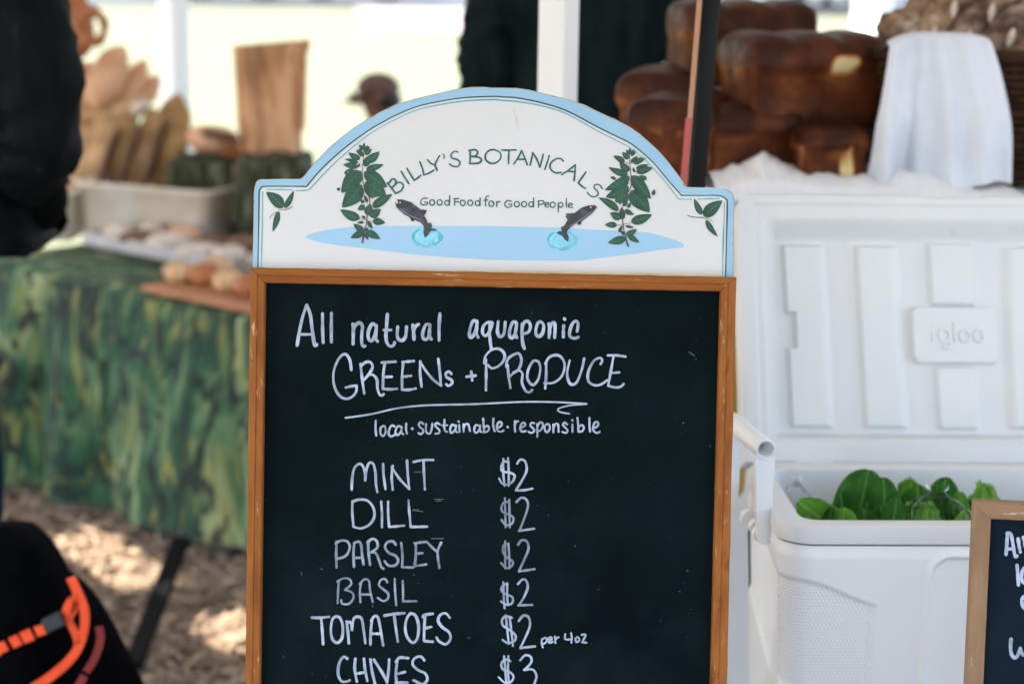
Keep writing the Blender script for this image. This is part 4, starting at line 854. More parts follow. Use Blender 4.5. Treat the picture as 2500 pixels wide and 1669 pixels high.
def qrail(m, o0, o1, i0, i1):
    b = MB(); pr = [(0, -TH), (0, -.001), (.03, .0), (.97, .0), (1, -.0012), (1, -.007)]
    rows_ = []; N_ = 24
    for k in range(N_ + 1):
        t = k / N_; o_, i_ = [a + (c - a) * t for a, c in zip(o0, o1)], [a + (c - a) * t for a, c in zip(i0, i1)]
        rows_.append([qp(o_[0] + (i_[0] - o_[0]) * f_, o_[1] + (i_[1] - o_[1]) * f_, h + .0004 * noise.noise(Vector((t * 30, f_ * 9, o0[0] * 40)))) for f_, h in pr])
    m_ = len(pr); b.add([p for r in rows_ for p in r], [(i * m_ + k, i * m_ + k + 1, (i + 1) * m_ + k + 1, (i + 1) * m_ + k) for i in range(N_) for k in range(m_ - 1)] + [tuple(range(m_)), tuple(range(N_ * m_ + m_ - 1, N_ * m_ - 1, -1))])
    return b
e_ = .0003
qrail(tan_h, (e_, 0), (SW - e_, 0), (FWd + e_, FWd), (SW - FWd - e_, FWd)).build('frame_rail', tan_h, sroot, auto=25)
qrail(tan_h, (SW - e_, SH), (e_, SH), (SW - FWd - e_, SH - FWd), (FWd + e_, SH - FWd)).build('frame_rail', tan_h, sroot, auto=25)
qrail(tan_v, (0, SH), (0, 0), (FWd, SH - FWd), (FWd, FWd)).build('frame_stile', tan_v, sroot, auto=25)
qrail(tan_v, (SW, 0), (SW, SH), (SW - FWd, FWd), (SW - FWd, SH - FWd)).build('frame_stile', tan_v, sroot, auto=25)
b = MB(); b.prism([qp(FWd - .003, FWd - .003, -.006), qp(SW - FWd + .003, FWd - .003, -.006), qp(SW - FWd + .003, SH - FWd + .003, -.006), qp(FWd - .003, SH - FWd + .003, -.006)], -wQ * .004)
bq = b.build('chalkboard_panel', mat('small_board_paint', (.004, .009, .017), (.006, .013, .022), 9, .85, .05, 200, spec=.08), sroot)
b = MB(); sq = zf(2340, 1200, 160 / 535)
Q.strokes(b, sq, ["400,335 395,420 388,510", "395,340 425,340 440,400 455,490 465,530 478,522", (7, "400,465 448,465"), "487,382 495,440 505,490", "530,370 545,430 555,480", "478,598 485,680 490,758", "545,610 520,650 518,720 540,745",
   "540,850 518,880 525,930 545,955", "430,1200 425,1260 432,1320 455,1350 480,1340 495,1300 505,1275", "505,1275 520,1320 540,1330 570,1300"], 8.2, h=-.0058, ink=(.9, 1))
b.build('lettering', chalk, bq)
# rest that holds it up: a slim crate behind
b = MB(); c0 = qp(SW / 2, SH, -TH)
t = thing('crate', 'plain wooden crate holding up the small framed sign', 'crate', (c0.x, c0.y + .0, 0))
hz_ = c0.z - .004
for k in range(4):
    for dy in (-.065, .065): b = MB(); b.box((c0.x, c0.y + .05 + dy, .05 + k * (hz_ - .08) / 3.4), (.42, .012, .07)); b.build('slat', MATS['tan_wood_horizontal'], t)
for dx in (-.2, .2):
    b = MB(); b.box((c0.x + dx, c0.y + .05, hz_ / 2 - .01), (.02, .11, hz_ - .03)); b.build('end_board', MATS['tan_wood_vertical'], t)
b = MB(); b.box((c0.x, c0.y + .05, hz_ - .006), (.43, .15, .012)); b.build('top_board', MATS['tan_wood_horizontal'], t)

# ================================================================== BREAD STALL (right)
CZ = P(1900, 446, 3.62).z
linen = mat('white_linen', (.80, .80, .81), (.85, .85, .86), 5, .85, .3, 300, sheen=.1)
def box_thing(nm, label, cat, c, sz, m, rot=0, part='top'):
    t = thing(nm, label, cat, (c[0], c[1], 0)); b = MB(); b.box(c, sz, rot=rot); b.build(part, m, t); return t
wood_raw = mat('raw_wood', (.34, .21, .11), (.42, .28, .16), 6, .7, .3, 80, stretch=(1, 6, 6))
t = thing('bread_counter', 'tall trestle counter under a white cloth carrying the brown loaves', 'counter', (1.05, 3.85, 0))
b = MB(); b.box((1.05, 3.87, CZ - .03), (1.84, .80, .03)); b.build('top', wood_raw, t)
for x in (.2, 1.9):
    for y in (3.52, 4.2): b = MB(); b.box((x, y, (CZ - .045) / 2), (.045, .045, CZ - .045)); b.build('leg', wood_raw, t)
# cloth over the counter, falling to the ground with folds
b = MB(); x0, x1, y0, y1 = .13, 1.97, 3.455, 4.285
def cloth(u, v):
    # v: 0 ground at front .. .45 top front edge .. 1 back of top
    x = x0 + (x1 - x0) * u
    fo = .016 * math.sin(x * 31 + 2 * math.sin(x * 7)) + .012 * noise.noise(Vector((x * 9, v * 3, 1)))
    if v < .5:
        t_ = v / .5; z = .02 + (CZ - .02 - .006) * t_; return Vector((x, y0 - .01 + fo * (1 - t_ ** 3) - .03 * (1 - t_), z))
    t_ = (v - .5) / .5; y = y0 + (y1 - y0) * t_
    z = CZ - .004 + .010 * max(0, noise.noise(Vector((x * 6, y * 7, 3)))) * sst(t_, 0, .1)
    return Vector((x, y, z))
b.grid(cloth, 160, 60)
def cloth_l(u, v):
    y = y0 + (y1 - y0) * u; t_ = v; fo = .014 * math.sin(y * 33) * (1 - t_ ** 3); return Vector((x0 - .012 - fo - .02 * (1 - t_), y, .02 + (CZ - .02 - .006) * t_))
b.grid(cloth_l, 50, 24)
b.build('tablecloth', linen, None, smooth=True, label='white tablecloth hanging to the ground from the bread counter', cat='tablecloth', loc=(1.05, 3.45, 0))
# crumpled white cloth bunched under the loaves
b = MB()
def crump(u, v):
    xx = 1735 + (2470 - 1735) * u; q = P(xx, 470, 3.52); x = q.x; y = 3.44 + .34 * v
    ht = .02 + .042 * math.exp(-((xx - 1860) / 75) ** 2) + .014 * math.exp(-((xx - 2000) / 60) ** 2) + .024 * math.exp(-((xx - 2200) / 110) ** 2) - .012 * sst(xx, 2300, 2340)
    fold = .5 + .5 * noise.noise(Vector((xx * .02, v * 3, 8))) + .25 * noise.noise(Vector((xx * .05, v * 7, 3)))
    z = CZ + .004 + ht * math.sin(math.pi * min(1, v * 1.25 + .02)) ** .6 * (.55 + .5 * fold) * (1 - sst(v, .5, 1))
    return Vector((x, y - .012 * fold, z - (.02 if v < .01 else 0)))
b.grid(crump, 120, 36); b.build('cloth', linen, None, smooth=True, label='crumpled white cloth bunched along the counter edge beneath the loaves', cat='cloth', loc=(.9, 3.6, CZ))

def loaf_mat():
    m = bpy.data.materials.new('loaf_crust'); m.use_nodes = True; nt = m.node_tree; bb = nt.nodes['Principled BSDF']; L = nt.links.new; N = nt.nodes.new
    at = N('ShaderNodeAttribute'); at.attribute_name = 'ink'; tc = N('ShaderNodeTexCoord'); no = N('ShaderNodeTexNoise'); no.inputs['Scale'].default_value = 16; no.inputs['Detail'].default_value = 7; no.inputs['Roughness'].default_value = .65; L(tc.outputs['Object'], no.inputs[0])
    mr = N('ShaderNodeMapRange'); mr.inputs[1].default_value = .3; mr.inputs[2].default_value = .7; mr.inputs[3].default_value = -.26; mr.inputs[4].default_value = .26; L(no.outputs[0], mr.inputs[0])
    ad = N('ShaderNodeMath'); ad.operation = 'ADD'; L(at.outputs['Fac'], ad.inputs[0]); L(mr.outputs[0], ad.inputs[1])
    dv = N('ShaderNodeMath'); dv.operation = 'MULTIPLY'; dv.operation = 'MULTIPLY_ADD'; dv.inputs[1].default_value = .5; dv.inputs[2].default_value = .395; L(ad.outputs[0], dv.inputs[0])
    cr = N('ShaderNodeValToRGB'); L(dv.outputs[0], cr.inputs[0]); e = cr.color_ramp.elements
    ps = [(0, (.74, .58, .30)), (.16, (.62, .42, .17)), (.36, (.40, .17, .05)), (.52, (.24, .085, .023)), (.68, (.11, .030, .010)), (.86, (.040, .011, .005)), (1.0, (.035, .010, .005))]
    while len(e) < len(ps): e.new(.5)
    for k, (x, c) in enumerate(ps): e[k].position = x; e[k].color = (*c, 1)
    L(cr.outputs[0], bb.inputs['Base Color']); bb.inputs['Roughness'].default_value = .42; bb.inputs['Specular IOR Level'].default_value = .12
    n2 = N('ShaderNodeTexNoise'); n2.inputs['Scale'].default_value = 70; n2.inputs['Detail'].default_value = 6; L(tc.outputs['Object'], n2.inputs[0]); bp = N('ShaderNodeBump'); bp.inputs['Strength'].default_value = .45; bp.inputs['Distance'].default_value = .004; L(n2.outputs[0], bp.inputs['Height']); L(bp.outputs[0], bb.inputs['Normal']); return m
crust = loaf_mat()
def pullman(label, c, L_, W_, H_, rz, seed, lobes=3, group='dark brown brioche loaves', pale_patch=None, tilt=0):
    """pan loaf: straight tapered sides, a soft crease, then a domed lobed top. c = centre of base"""
    t = thing('bread_loaf', label, 'bread', c, group); M = Matrix.Rotation(rz, 3, 'Z') @ Matrix.Rotation(tilt, 3, 'X'); c = Vector(c)
    def fn(u, v, lo=True):
        s_ = -1 + 2 * v; th = 2 * math.pi * u; cx_, sx_ = math.cos(th), math.sin(th)
        e = .2 if sx_ < 0 else .5
        X = math.copysign(abs(cx_) ** e, cx_); Z = math.copysign(abs(sx_) ** e, sx_)
        z = .56 + Z * (.44 if Z > 0 else .56)
        wv = .92 + .06 * z - .07 * math.exp(-((z - .56) / .05) ** 2) + .07 * sst(z, .58, .7)
        dome = 1 + .05 * abs(math.cos(s_ * math.pi * lobes / 2)) * sst(z, .6, 1) - .03
        endk = (1 - abs(s_) ** 10) ** .14 if abs(s_) < 1 else 0.0; endk = max(endk, .0)
        sl_ = s_ * (1 - .03 * (1 - z) + .02 * sst(z, .6, .7))
        n_ = 1 + .035 * noise.noise(Vector((X * 1.5 + seed, s_ * 2, z * 2)))
        p = Vector((sl_ * L_ / 2 * n_, X * W_ / 2 * wv * (.15 + .85 * endk) * n_, (.5 * (1 - endk) * .6 + z * (1 - .6 * (1 - endk))) * H_ * dome))
        return c + M @ p
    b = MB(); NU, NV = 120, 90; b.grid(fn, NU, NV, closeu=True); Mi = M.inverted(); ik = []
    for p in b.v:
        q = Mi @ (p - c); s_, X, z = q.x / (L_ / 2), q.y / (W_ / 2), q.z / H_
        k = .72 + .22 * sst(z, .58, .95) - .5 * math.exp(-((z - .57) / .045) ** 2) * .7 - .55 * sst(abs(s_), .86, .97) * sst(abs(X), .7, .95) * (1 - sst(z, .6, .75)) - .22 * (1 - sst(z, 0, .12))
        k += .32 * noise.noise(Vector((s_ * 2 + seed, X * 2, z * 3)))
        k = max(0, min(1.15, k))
        if pale_patch:
            a0_, a1_, z0_, z1_, sg = pale_patch; d_ = math.hypot((s_ - (a0_ + a1_) / 2) / (a1_ - a0_) * 2, (z - (z0_ + z1_) / 2) / (z1_ - z0_) * 2 - .35 * (s_ - (a0_ + a1_) / 2) / (a1_ - a0_)) + .35 * noise.noise(Vector((s_ * 6 + seed, z * 7, 1)))
            if X * sg > .3: k = k + (-.78 - k) * (1 - sst(d_, .6, 1.25))  # pale patch blended into the crust colour on one side
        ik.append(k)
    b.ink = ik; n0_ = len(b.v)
    b.f.append(tuple(range(NU))[::-1]); b.f.append(tuple(range(n0_ - NU, n0_)))
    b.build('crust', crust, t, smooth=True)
    return t
D3 = 3.62; m3 = pxm(D3)
def base(px_, py_, Y): return P(px_, py_, Y)
# lower row
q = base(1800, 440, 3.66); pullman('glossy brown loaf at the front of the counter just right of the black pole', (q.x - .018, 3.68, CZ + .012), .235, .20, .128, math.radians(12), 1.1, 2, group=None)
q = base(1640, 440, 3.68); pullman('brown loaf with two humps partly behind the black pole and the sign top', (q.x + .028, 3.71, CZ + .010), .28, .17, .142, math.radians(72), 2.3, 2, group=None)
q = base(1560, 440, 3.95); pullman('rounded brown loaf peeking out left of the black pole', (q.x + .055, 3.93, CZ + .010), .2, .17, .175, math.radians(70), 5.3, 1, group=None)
q = base(2035, 445, 3.62); pullman('short dark loaf with a pale patch under the big top loaf', (q.x - .024, 3.66, CZ + .012), .125, .30, .100, math.radians(4), 3.1, 1, group=None, pale_patch=(.10, .60, .05, .6, -1))
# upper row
q = base(1975, 300, 3.66); top = pullman('largest dark brown loaf on top of the stack with a pale patch', (q.x - .010, 3.71, CZ + .098), .275, .19, .170, math.radians(16), 4.2, 3, group=None, pale_patch=(.10, .52, .58, .80, -1))
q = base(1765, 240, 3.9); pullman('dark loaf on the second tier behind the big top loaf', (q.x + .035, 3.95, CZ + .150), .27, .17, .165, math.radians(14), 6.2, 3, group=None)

# white cloth hanging over the basket, the wicker basket, floury baguettes
WK = mat('wicker', (.022, .010, .005), (.055, .027, .012), 40, .7, .3, 90, c3=(.11, .06, .03), spec=.1)
bx0 = P(2175, 440, 3.62).x; bw = .62; by0, by1 = 3.60, 3.98; bh = 300 * m3
bk = thing('wicker_basket', 'dark brown wicker basket of baguettes draped with a white cloth', 'basket', (bx0 + bw / 2, (by0 + by1) / 2, CZ))
def bper(u, ex): 
    pts = [(bx0, by0), (bx0 + bw, by0), (bx0 + bw, by1), (bx0, by1)]; L4 = [bw, by1 - by0, bw, by1 - by0]; tot = sum(L4); d = u * tot; k = 0
    while d > L4[k] and k < 3: d -= L4[k]; k += 1
    a, c = pts[k], pts[(k + 1) % 4]; t_ = min(1, d / L4[k]); x = a[0] + (c[0] - a[0]) * t_; y = a[1] + (c[1] - a[1]) * t_
    nx = (0, 1, 0, -1)[k]; ny = (-1, 0, 1, 0)[k]; return x + nx * ex, y + ny * ex, d
NR = 17
for r_ in range(NR):
    b = MB(); z = CZ + .012 + r_ * bh / NR; pts = []
    for i in range(140):
        u = i / 140; wv = .0035 * math.sin(u * 2 * math.pi * 35 + (math.pi if r_ % 2 else 0)); x, y, _ = bper(u, wv + .03 * r_ / NR); pts.append(Vector((x, y, z + .001 * math.sin(u * 50 + r_))))
    pts.append(pts[0]); b.tube(pts, bh / NR * .52, 6, cap=False); b.build('wicker_strand', WK, bk, smooth=True)
for i in range(34):
    b = MB(); x, y, _ = bper((i + .5) / 35, .0); x2, y2, _ = bper((i + .5) / 35, .03); b.tube([(x, y, CZ + .004), (x2, y2, CZ + bh)], .005, 6); b.build('stake', WK, bk)
b = MB(); pts = [Vector((*bper(i / 80, .03)[:2], CZ + bh + .006)) for i in range(80)]; b.tube(pts + [pts[0]], .013, 8, cap=False); b.build('rim', WK, bk, smooth=True)
b = MB(); b.box((bx0 + bw / 2, (by0 + by1) / 2, CZ + .008), (bw - .01, by1 - by0 - .01, .012)); b.build('base', WK, bk)
# white cloth
b = MB(); cxl, cxr = P(2143, 200, 3.56).x, P(2415, 200, 3.56).x
def drape(u, v):
    s1 = min(1, v / .7); zt = CZ + bh + .004 + .040 * max(0, 1 - (abs(u - .54) / .66) ** 3.6)
    xl = 2112 + (2152 - 2112) * s1; xr = 2466 - 66 * s1 ** 2.2; px_ = xl + (xr - xl) * u; x = P(px_, 300, 3.56).x
    am = (.030 - .018 * s1); fo = am * (1 - 2 * abs(math.sin(u * 6.5 + .9 * math.sin(u * 4.5 + .7 * s1) + .4)) ** .8) + .35 * am * math.sin(u * 27 + 2.1 + 3 * v) + .012 * noise.noise(Vector((u * 4, v * 5, 2)))
    if v < .7: return Vector((x, by0 - .070 - .012 * (1 - s1) + fo, CZ + .012 + (zt - CZ - .012) * s1 + .010 * math.sin(u * 9) * (1 - s1)))
    s2 = (v - .7) / .3; return Vector((x, by0 - .070 + fo * (1 - s2 * .6) + s2 * .11, zt + .010 * math.sin(math.pi * s2) - .03 * s2 * s2))
linen_b = mat('skylight_tinted_linen', (.62, .65, .72), (.74, .77, .84), 5, .85, .5, 200)  # white cloth with the blue of skylight put into its colour
b.grid(drape, 90, 60)
def drape_l(u, v):
    zt = CZ + bh + .008; x = cxl - .004 - .02 * (1 - v); y = by0 - .05 + .30 * u; return Vector((x - .008 * math.sin(u * 13), y, CZ + .015 + (zt - CZ - .015) * v))
b.grid(drape_l, 30, 24) if False else None; (0, 0)
b.build('cloth', linen_b, None, smooth=True, label='long white cloth draped over the front of the wicker basket', cat='cloth', loc=((cxl + cxr) / 2, by0 - .06, CZ))
flour = mat('floured_crust', (.10, .045, .022), (.32, .20, .12), 16, .8, .4, 90, c3=(.62, .52, .44), lo=.36, hi=.55, stretch=(1, 1, 1))
def baguette(label, a, c, r, seed, grp, m=flour):
    a, c = Vector(a), Vector(c); mid = (a + c) / 2; d = (c - a); n = 26; pts = []; rad = []
    side = d.normalized().cross(Vector((0, 1, 0))).normalized()
    for i in range(n + 1):
        t_ = i / n; pts.append(a + d * t_ + side * (.02 * math.sin(math.pi * t_))); rad.append(max(.002, r * (1 - abs(2 * t_ - 1) ** 4) ** .5 * (1 + .09 * math.sin(t_ * 30 + seed))))
    b = MB(); b.tube(pts, rad, 16); b.v = [p + Vector((0, 0, 1)) * .004 * noise.noise(p * 30 + Vector((seed, 0, 0))) for p in b.v]
    t = thing('baguette', label, 'baguette', tuple(a), grp); b.build('crust', m, t, smooth=True)
    for k in range(5):
        b = MB(); t_ = .16 + k * .16; p = a + d * t_ + side * (.02 * math.sin(math.pi * t_)); sc = [p + d.normalized() * (.035 * (s_ - .5)) + Vector((0, -1, 0)) * r * .93 + side * r * (.7 * (s_ - .5)) for s_ in [j / 6 for j in range(7)]]
        b.tube(sc, [.001, .005, .007, .008, .007, .005, .001], 6)
        b.build('score_mark', mat('floured_score', (.55, .44, .34), (.66, .58, .5), 30, .85), t, smooth=True)
BG = None
dk_flour = mat('dark_floured_crust', (.07, .035, .022), (.28, .19, .14), 18, .8, .4, 90, c3=(.66, .58, .52), lo=.4, hi=.58)
baguette('pale floury baguette leaning furthest left in the basket', P(2225, 150, 3.74), P(2560, -190, 3.86), .034, 1, BG)
baguette('dark floury baguette leaning in the middle of the basket', P(2300, 165, 3.70), P(2680, -190, 3.86), .036, 2, BG, dk_flour)
baguette('broad floury baguette in front with dark scored crust', P(2345, 190, 3.66), P(2720, -60, 3.78), .038, 3, BG, dk_flour)
baguette('pale baguette lying lowest along the basket rim', P(2400, 200, 3.66), P(2760, 60, 3.74), .035, 4, BG)
baguette('baguette behind the others with its heel rising over the loaves', P(2170, 110, 3.86), P(2500, -130, 3.98), .036, 5, BG)
q0_, q1_ = P(2155, 90, 3.9), P(2240, 92, 3.84)
baguette('short blunt pale roll end lying left of the baguettes', q0_, q1_, .034, 6, None)

# black pole with its reflections put on as strips, and yellow jug
pa, pb_ = P(1747, -200, 2.95), P(1693, 455, 2.93); dd_ = (pb_ - pa); ft = pb_ + dd_ * ((pb_.z - .0) / -dd_.z); tp = pa - dd_ * .9
t = thing('tent_pole', 'slim glossy black pole leaning behind the right shoulder of the painted sign', 'pole', tuple(Vector((ft.x, ft.y, 0))))
gloss = mat('black_enamel', (.002, .002, .002), rough=.25, spec=.08)
b = MB(); aP = (tp - ft).normalized(); sP = aP.cross(Vector((0, 1, 0))).normalized(); fP = sP.cross(aP).normalized()
rot = math.radians(-33); s1_, f1_ = sP * math.cos(rot) + fP * math.sin(rot), fP * math.cos(rot) - sP * math.sin(rot)
b.box((ft + tp) / 2, (.030, .024, (tp - ft).length), axes=[s1_, f1_, aP], bev=.006); b.build('shaft', gloss, t, auto=40)
b = MB(); b.box((ft + tp) / 2 + s1_ * .0146 + f1_ * .002, (.0025, .012, (tp - ft).length - .1), axes=[s1_, f1_, aP], bev=.0008); b.build('sheen_strip', mat('warm_reflection', (.42, .20, .12), rough=.35), t)  # warm reflection of the bread, put on as a coloured strip
b = MB(); b.tube([ft, ft + aP * .02], .04, 16); b.build('base_plate', gloss, t)
b = MB(); q1 = P(1700, 300, 2.93); q2 = P(1688, 455, 2.93)
b.box(ft + aP * ((q2 - ft).length + .02) + s1_ * .0149 + f1_ * .004, (.004, .0135, .16), axes=[s1_, f1_, aP], bev=.001); b.build('red_sheen', mat('red_reflection', (.45, .03, .04), rough=.3), t)  # red reflection low on the pole, added as a coloured piece
yj = P(1764, 1100, 3.12); jz0, jz1 = P(1800, 1205, 3.12).z, P(1800, 800, 3.12).z
t = thing('stand', 'small wooden plant stand hidden behind the chalkboard', 'stand', (yj.x, yj.y, 0))
b = MB(); b.box((yj.x - .035, yj.y, jz0 - .012), (.09, .09, .02)); b.build('top', wood_raw, t)
for dx in (-.07, -.035):
    for dy in (-.03, .03): b = MB(); b.box((yj.x + dx, yj.y + dy, (jz0 - .022) / 2), (.022, .022, jz0 - .022)); b.build('leg', wood_raw, t)
t = thing('water_jug', 'yellow plastic jug showing between the chalkboard and the cooler lid', 'jug', (yj.x, yj.y, jz0))
b = MB(); R_ = .0385; prof = [(0, .0), (.85, 0), (.97, .03), (1, .1), (1, .32), (.96, .34), (1, .36), (1, .7), (.9, .85), (.6, .93), (.3, .96), (.3, 1.0), (0, 1.0)]
b.grid(lambda u, v: Vector((yj.x + R_ * prof[min(12, int(v * 12 + .5))][0] * math.cos(u * 2 * math.pi), yj.y + R_ * prof[min(12, int(v * 12 + .5))][0] * math.sin(u * 2 * math.pi), jz0 + (jz1 - jz0) * prof[min(12, int(v * 12 + .5))][1])), 32, 13, closeu=True)
b.build('body', mat('yellow_plastic', (.62, .36, .03), rough=.4), t, smooth=True)
b = MB(); b.tube([(yj.x, yj.y, jz1 - .002), (yj.x, yj.y, jz1 + .014)], R_ * .35, 16); b.build('cap', mat('white_cap', (.7, .7, .7), rough=.4), t)

# ================================================================== LEFT TABLE
p0_, p1_ = T(105, 664), T(610, 769); dT = (p1_ - p0_); dT.z = 0; dT.normalize(); nT = Vector((-dT.y, dT.x, 0))
if nT.y < 0: nT = -nT
def tp_(s_, t_, z=0): return p0_ + dT * s_ + nT * t_ + Vector((0, 0, z))
s0, s1 = -.34, 1.75; TD = 1.15
t = thing('trestle_table', 'long folding table hidden under the green marbled cloth', 'table', tuple(tp_(.7, .4, -TZ)))
b = MB(); b.box(tp_((s0 + s1) / 2, TD / 2, -.03), (s1 - s0 - .04, TD - .04, .03), axes=[dT, nT, eZ]); b.build('top', wood_raw, t)
for s_ in (s0 + .12, s1 - .12):
    for t_ in (.1, TD - .1): b = MB(); b.tube([tp_(s_, t_, -.04), tp_(s_, t_, -TZ)], .014, 8); b.build('leg', MATS['bench_grey'], t)
def batik():
    m = bpy.data.materials.new('green_batik'); m.use_nodes = True; nt = m.node_tree; bb = nt.nodes['Principled BSDF']; L = nt.links.new; N = nt.nodes.new
    tc = N('ShaderNodeTexCoord'); mp = N('ShaderNodeMapping'); mp.inputs['Scale'].default_value = (1.2, 1.2, .5); L(tc.outputs['Object'], mp.inputs[0])
    def nz(sc, dist, off, det=3):
        mm = N('ShaderNodeMapping'); mm.inputs['Location'].default_value = off; L(mp.outputs[0], mm.inputs[0]); n = N('ShaderNodeTexNoise'); n.inputs['Scale'].default_value = sc; n.inputs['Detail'].default_value = det; n.inputs['Distortion'].default_value = dist; L(mm.outputs[0], n.inputs[0]); return n.outputs[0]
    def ramp(src, p): 
        c = N('ShaderNodeValToRGB'); c.color_ramp.interpolation = 'EASE'; L(src, c.inputs[0]); e = c.color_ramp.elements
        while len(e) < len(p): e.new(.5)
        for k, (x, col_) in enumerate(p): e[k].position = x; e[k].color = (*col_, 1)
        return c.outputs[0]
    A = ramp(nz(4.5, 1.2, (3, 0, 1)), [(.30, (.003, .018, .011)), (.42, (.006, .045, .022)), (.51, (.013, .082, .036)), (.60, (.09, .17, .075)), (.71, (.34, .38, .19))])
    Vn = ramp(nz(3.2, 2.2, (4, 9, 7), 4), [(.465, (0, 0, 0)), (.492, (.95, .95, .95)), (.508, (.95, .95, .95)), (.535, (0, 0, 0))])
    Y_ = ramp(nz(6, 2.5, (9, 2, 5)), [(.49, (0, 0, 0)), (.70, (.9, .9, .9))])
    mx = N('ShaderNodeMix'); mx.data_type = 'RGBA'; L(Y_, mx.inputs[0]); L(A, mx.inputs[6]); mx.inputs[7].default_value = (.24, .24, .06, 1)
    K = ramp(nz(9, 1.8, (1, 7, 2), 4), [(.56, (0, 0, 0)), (.64, (.95, .95, .95))])
    m2 = N('ShaderNodeMix'); m2.data_type = 'RGBA'; L(K, m2.inputs[0]); L(mx.outputs[2], m2.inputs[6]); m2.inputs[7].default_value = (.002, .009, .008, 1)
    m3_ = N('ShaderNodeMix'); m3_.data_type = 'RGBA'; L(Vn, m3_.inputs[0]); L(m2.outputs[2], m3_.inputs[6]); m3_.inputs[7].default_value = (.003, .012, .012, 1)
    L(m3_.outputs[2], bb.inputs['Base Color']); bb.inputs['Roughness'].default_value = .8; return m
bat = batik(); b = MB()
def gc(u, v):
    s_ = s0 + (s1 - s0) * u
    fo = (.030 + .035 * (1 - sst(u, .08, .35))) * (1 - 2 * abs(math.sin(s_ * 7.5 + .8 * math.sin(s_ * 4.1))) ** .8) + .02 * noise.noise(Vector((s_ * 5, v * 2, 4)))
    if v < .55:
        t_ = v / .55; return tp_(s_, -.012 + (fo - .03) * (1 - t_ ** 2.5) + .010 * noise.noise(Vector((s_ * 9, t_ * 6, 0))), -.655 + .652 * t_)
    t_ = (v - .55) / .45; return tp_(s_, TD * t_, .003 + .006 * noise.noise(Vector((s_ * 6, t_ * 6, 9))))
b.grid(gc, 320, 60)
def gl(u, v):
    t_ = TD * u; return tp_(s0 - .010 - (.03 * math.sin(t_ * 16) + .03) * (1 - v ** 2.5), t_, -.655 + .655 * v)
b.grid(gl, 40, 30)
b.build('tablecloth', bat, None, smooth=True, label='green and olive marbled cloth hanging from the bread table on the left', cat='tablecloth', loc=tuple(tp_(.7, -.02, -TZ)))

# translucent tub
tubm = mat('cloudy_plastic', (.80, .69, .55), (.90, .84, .76), 9, .4, trans=.2, c3=(.92, .90, .86), hi=.58)
def tub(label, bl, br, h_, dpt, cat='tub'):
    a, c = T(*bl), T(*br); d = (c - a); L_ = d.length; d.normalize(); n = Vector((-d.y, d.x, 0)); n = n if n.y > 0 else -n; ctr = (a + c) / 2 + n * dpt / 2
    t = thing('bread_tub', label, cat, tuple(ctr)); b = MB(); W2, D2 = L_ / 2, dpt / 2
    def rg_(ins, z, r=.04): return [ctr + d * x + n * y + Vector((0, 0, z)) for x, y in rrect(-W2 + ins, -D2 + ins, W2 - ins, D2 - ins, r, 6)]
    loft(b, [rg_(.02, .004), rg_(.015, .012), rg_(0, h_ - .015), rg_(-.012, h_ - .012), rg_(-.012, h_), rg_(.006, h_), rg_(.022, .016)])
    k = len(rg_(0, 0)); b.f.append(tuple(range(len(b.v) - k, len(b.v)))); b.build('wall', tubm, t, smooth=True); return t, ctr, d, n, L_
_, ctrT, dTb, nTb, LTb = tub('cloudy white plastic tub of flat loaves standing on the green table', (185, 590), (510, 622), .20, .52)
_, ctr2, _, _, _ = tub('smaller cloudy tub half behind the person in the black jacket', (-10, 592), (182, 596), .17, .30)
# baguette tray with pale rolls
tr_a, tr_b = T(205, 612), T(700, 712); dR = (tr_b - tr_a); LR = dR.length; dR.normalize(); nR = Vector((-dR.y, dR.x, 0)); nR = nR if nR.y > 0 else -nR
t = thing('tray', 'long tray of pale rolls on the green cloth, foot coloured as shadow', 'tray', tuple(tr_a + dR * LR / 2 + nR * .12))
traym = mat('grey_tray', (.42, .40, .44), (.5, .48, .5), 8, .4); b = MB()
b.box(tr_a + dR * LR / 2 + nR * .12 + eZ * .012, (LR, .24, .012), axes=[dR, nR, eZ]); b.build('base', mat('tray_shade', (.03, .035, .025), rough=.5), t)  # base coloured dark as the shadow along the tray's front foot
for k_, (cc_, sz_) in enumerate(((tr_a + dR * LR / 2 + eZ * .042, (LR, .010, .04)), (tr_a + dR * LR / 2 + nR * .24 + eZ * .042, (LR, .010, .04)), (tr_a + nR * .12 + eZ * .042, (.010, .228, .04)), (tr_b + nR * .12 + eZ * .042, (.010, .228, .04)))):
    b = MB(); b.box(cc_, sz_, axes=[dR, nR, eZ], bev=.002); b.build('side', traym, t)
breadA = mat('tan_crust', (.34, .18, .075), (.70, .46, .26), 13, .7, .4, 50, c3=(.86, .70, .52), lo=.35, hi=.6)
breadP = mat('pink_tan_crust', (.52, .25, .12), (.74, .44, .28), 7, .7, .3, 50, c3=(.84, .64, .52), lo=.35, hi=.62)
breadG = mat('golden_brown_crust', (.18, .10, .035), (.46, .28, .11), 13, .7, .4, 50, c3=(.52, .36, .2), lo=.35, hi=.62)
breadD = mat('deep_brown_crust_and_shade', (.10, .05, .03), (.2, .1, .06), 9, .6, .4, 50)  # roll crust, and shade between the upright loaves
breadW = mat('floury_roll', (.50, .40, .34), (.72, .62, .56), 9, .8, .4, 60, c3=(.8, .74, .68))
breadO = mat('orange_brown_crust', (.30, .10, .035), (.45, .17, .06), 8, .55, .3, 50, c3=(.2, .06, .02))
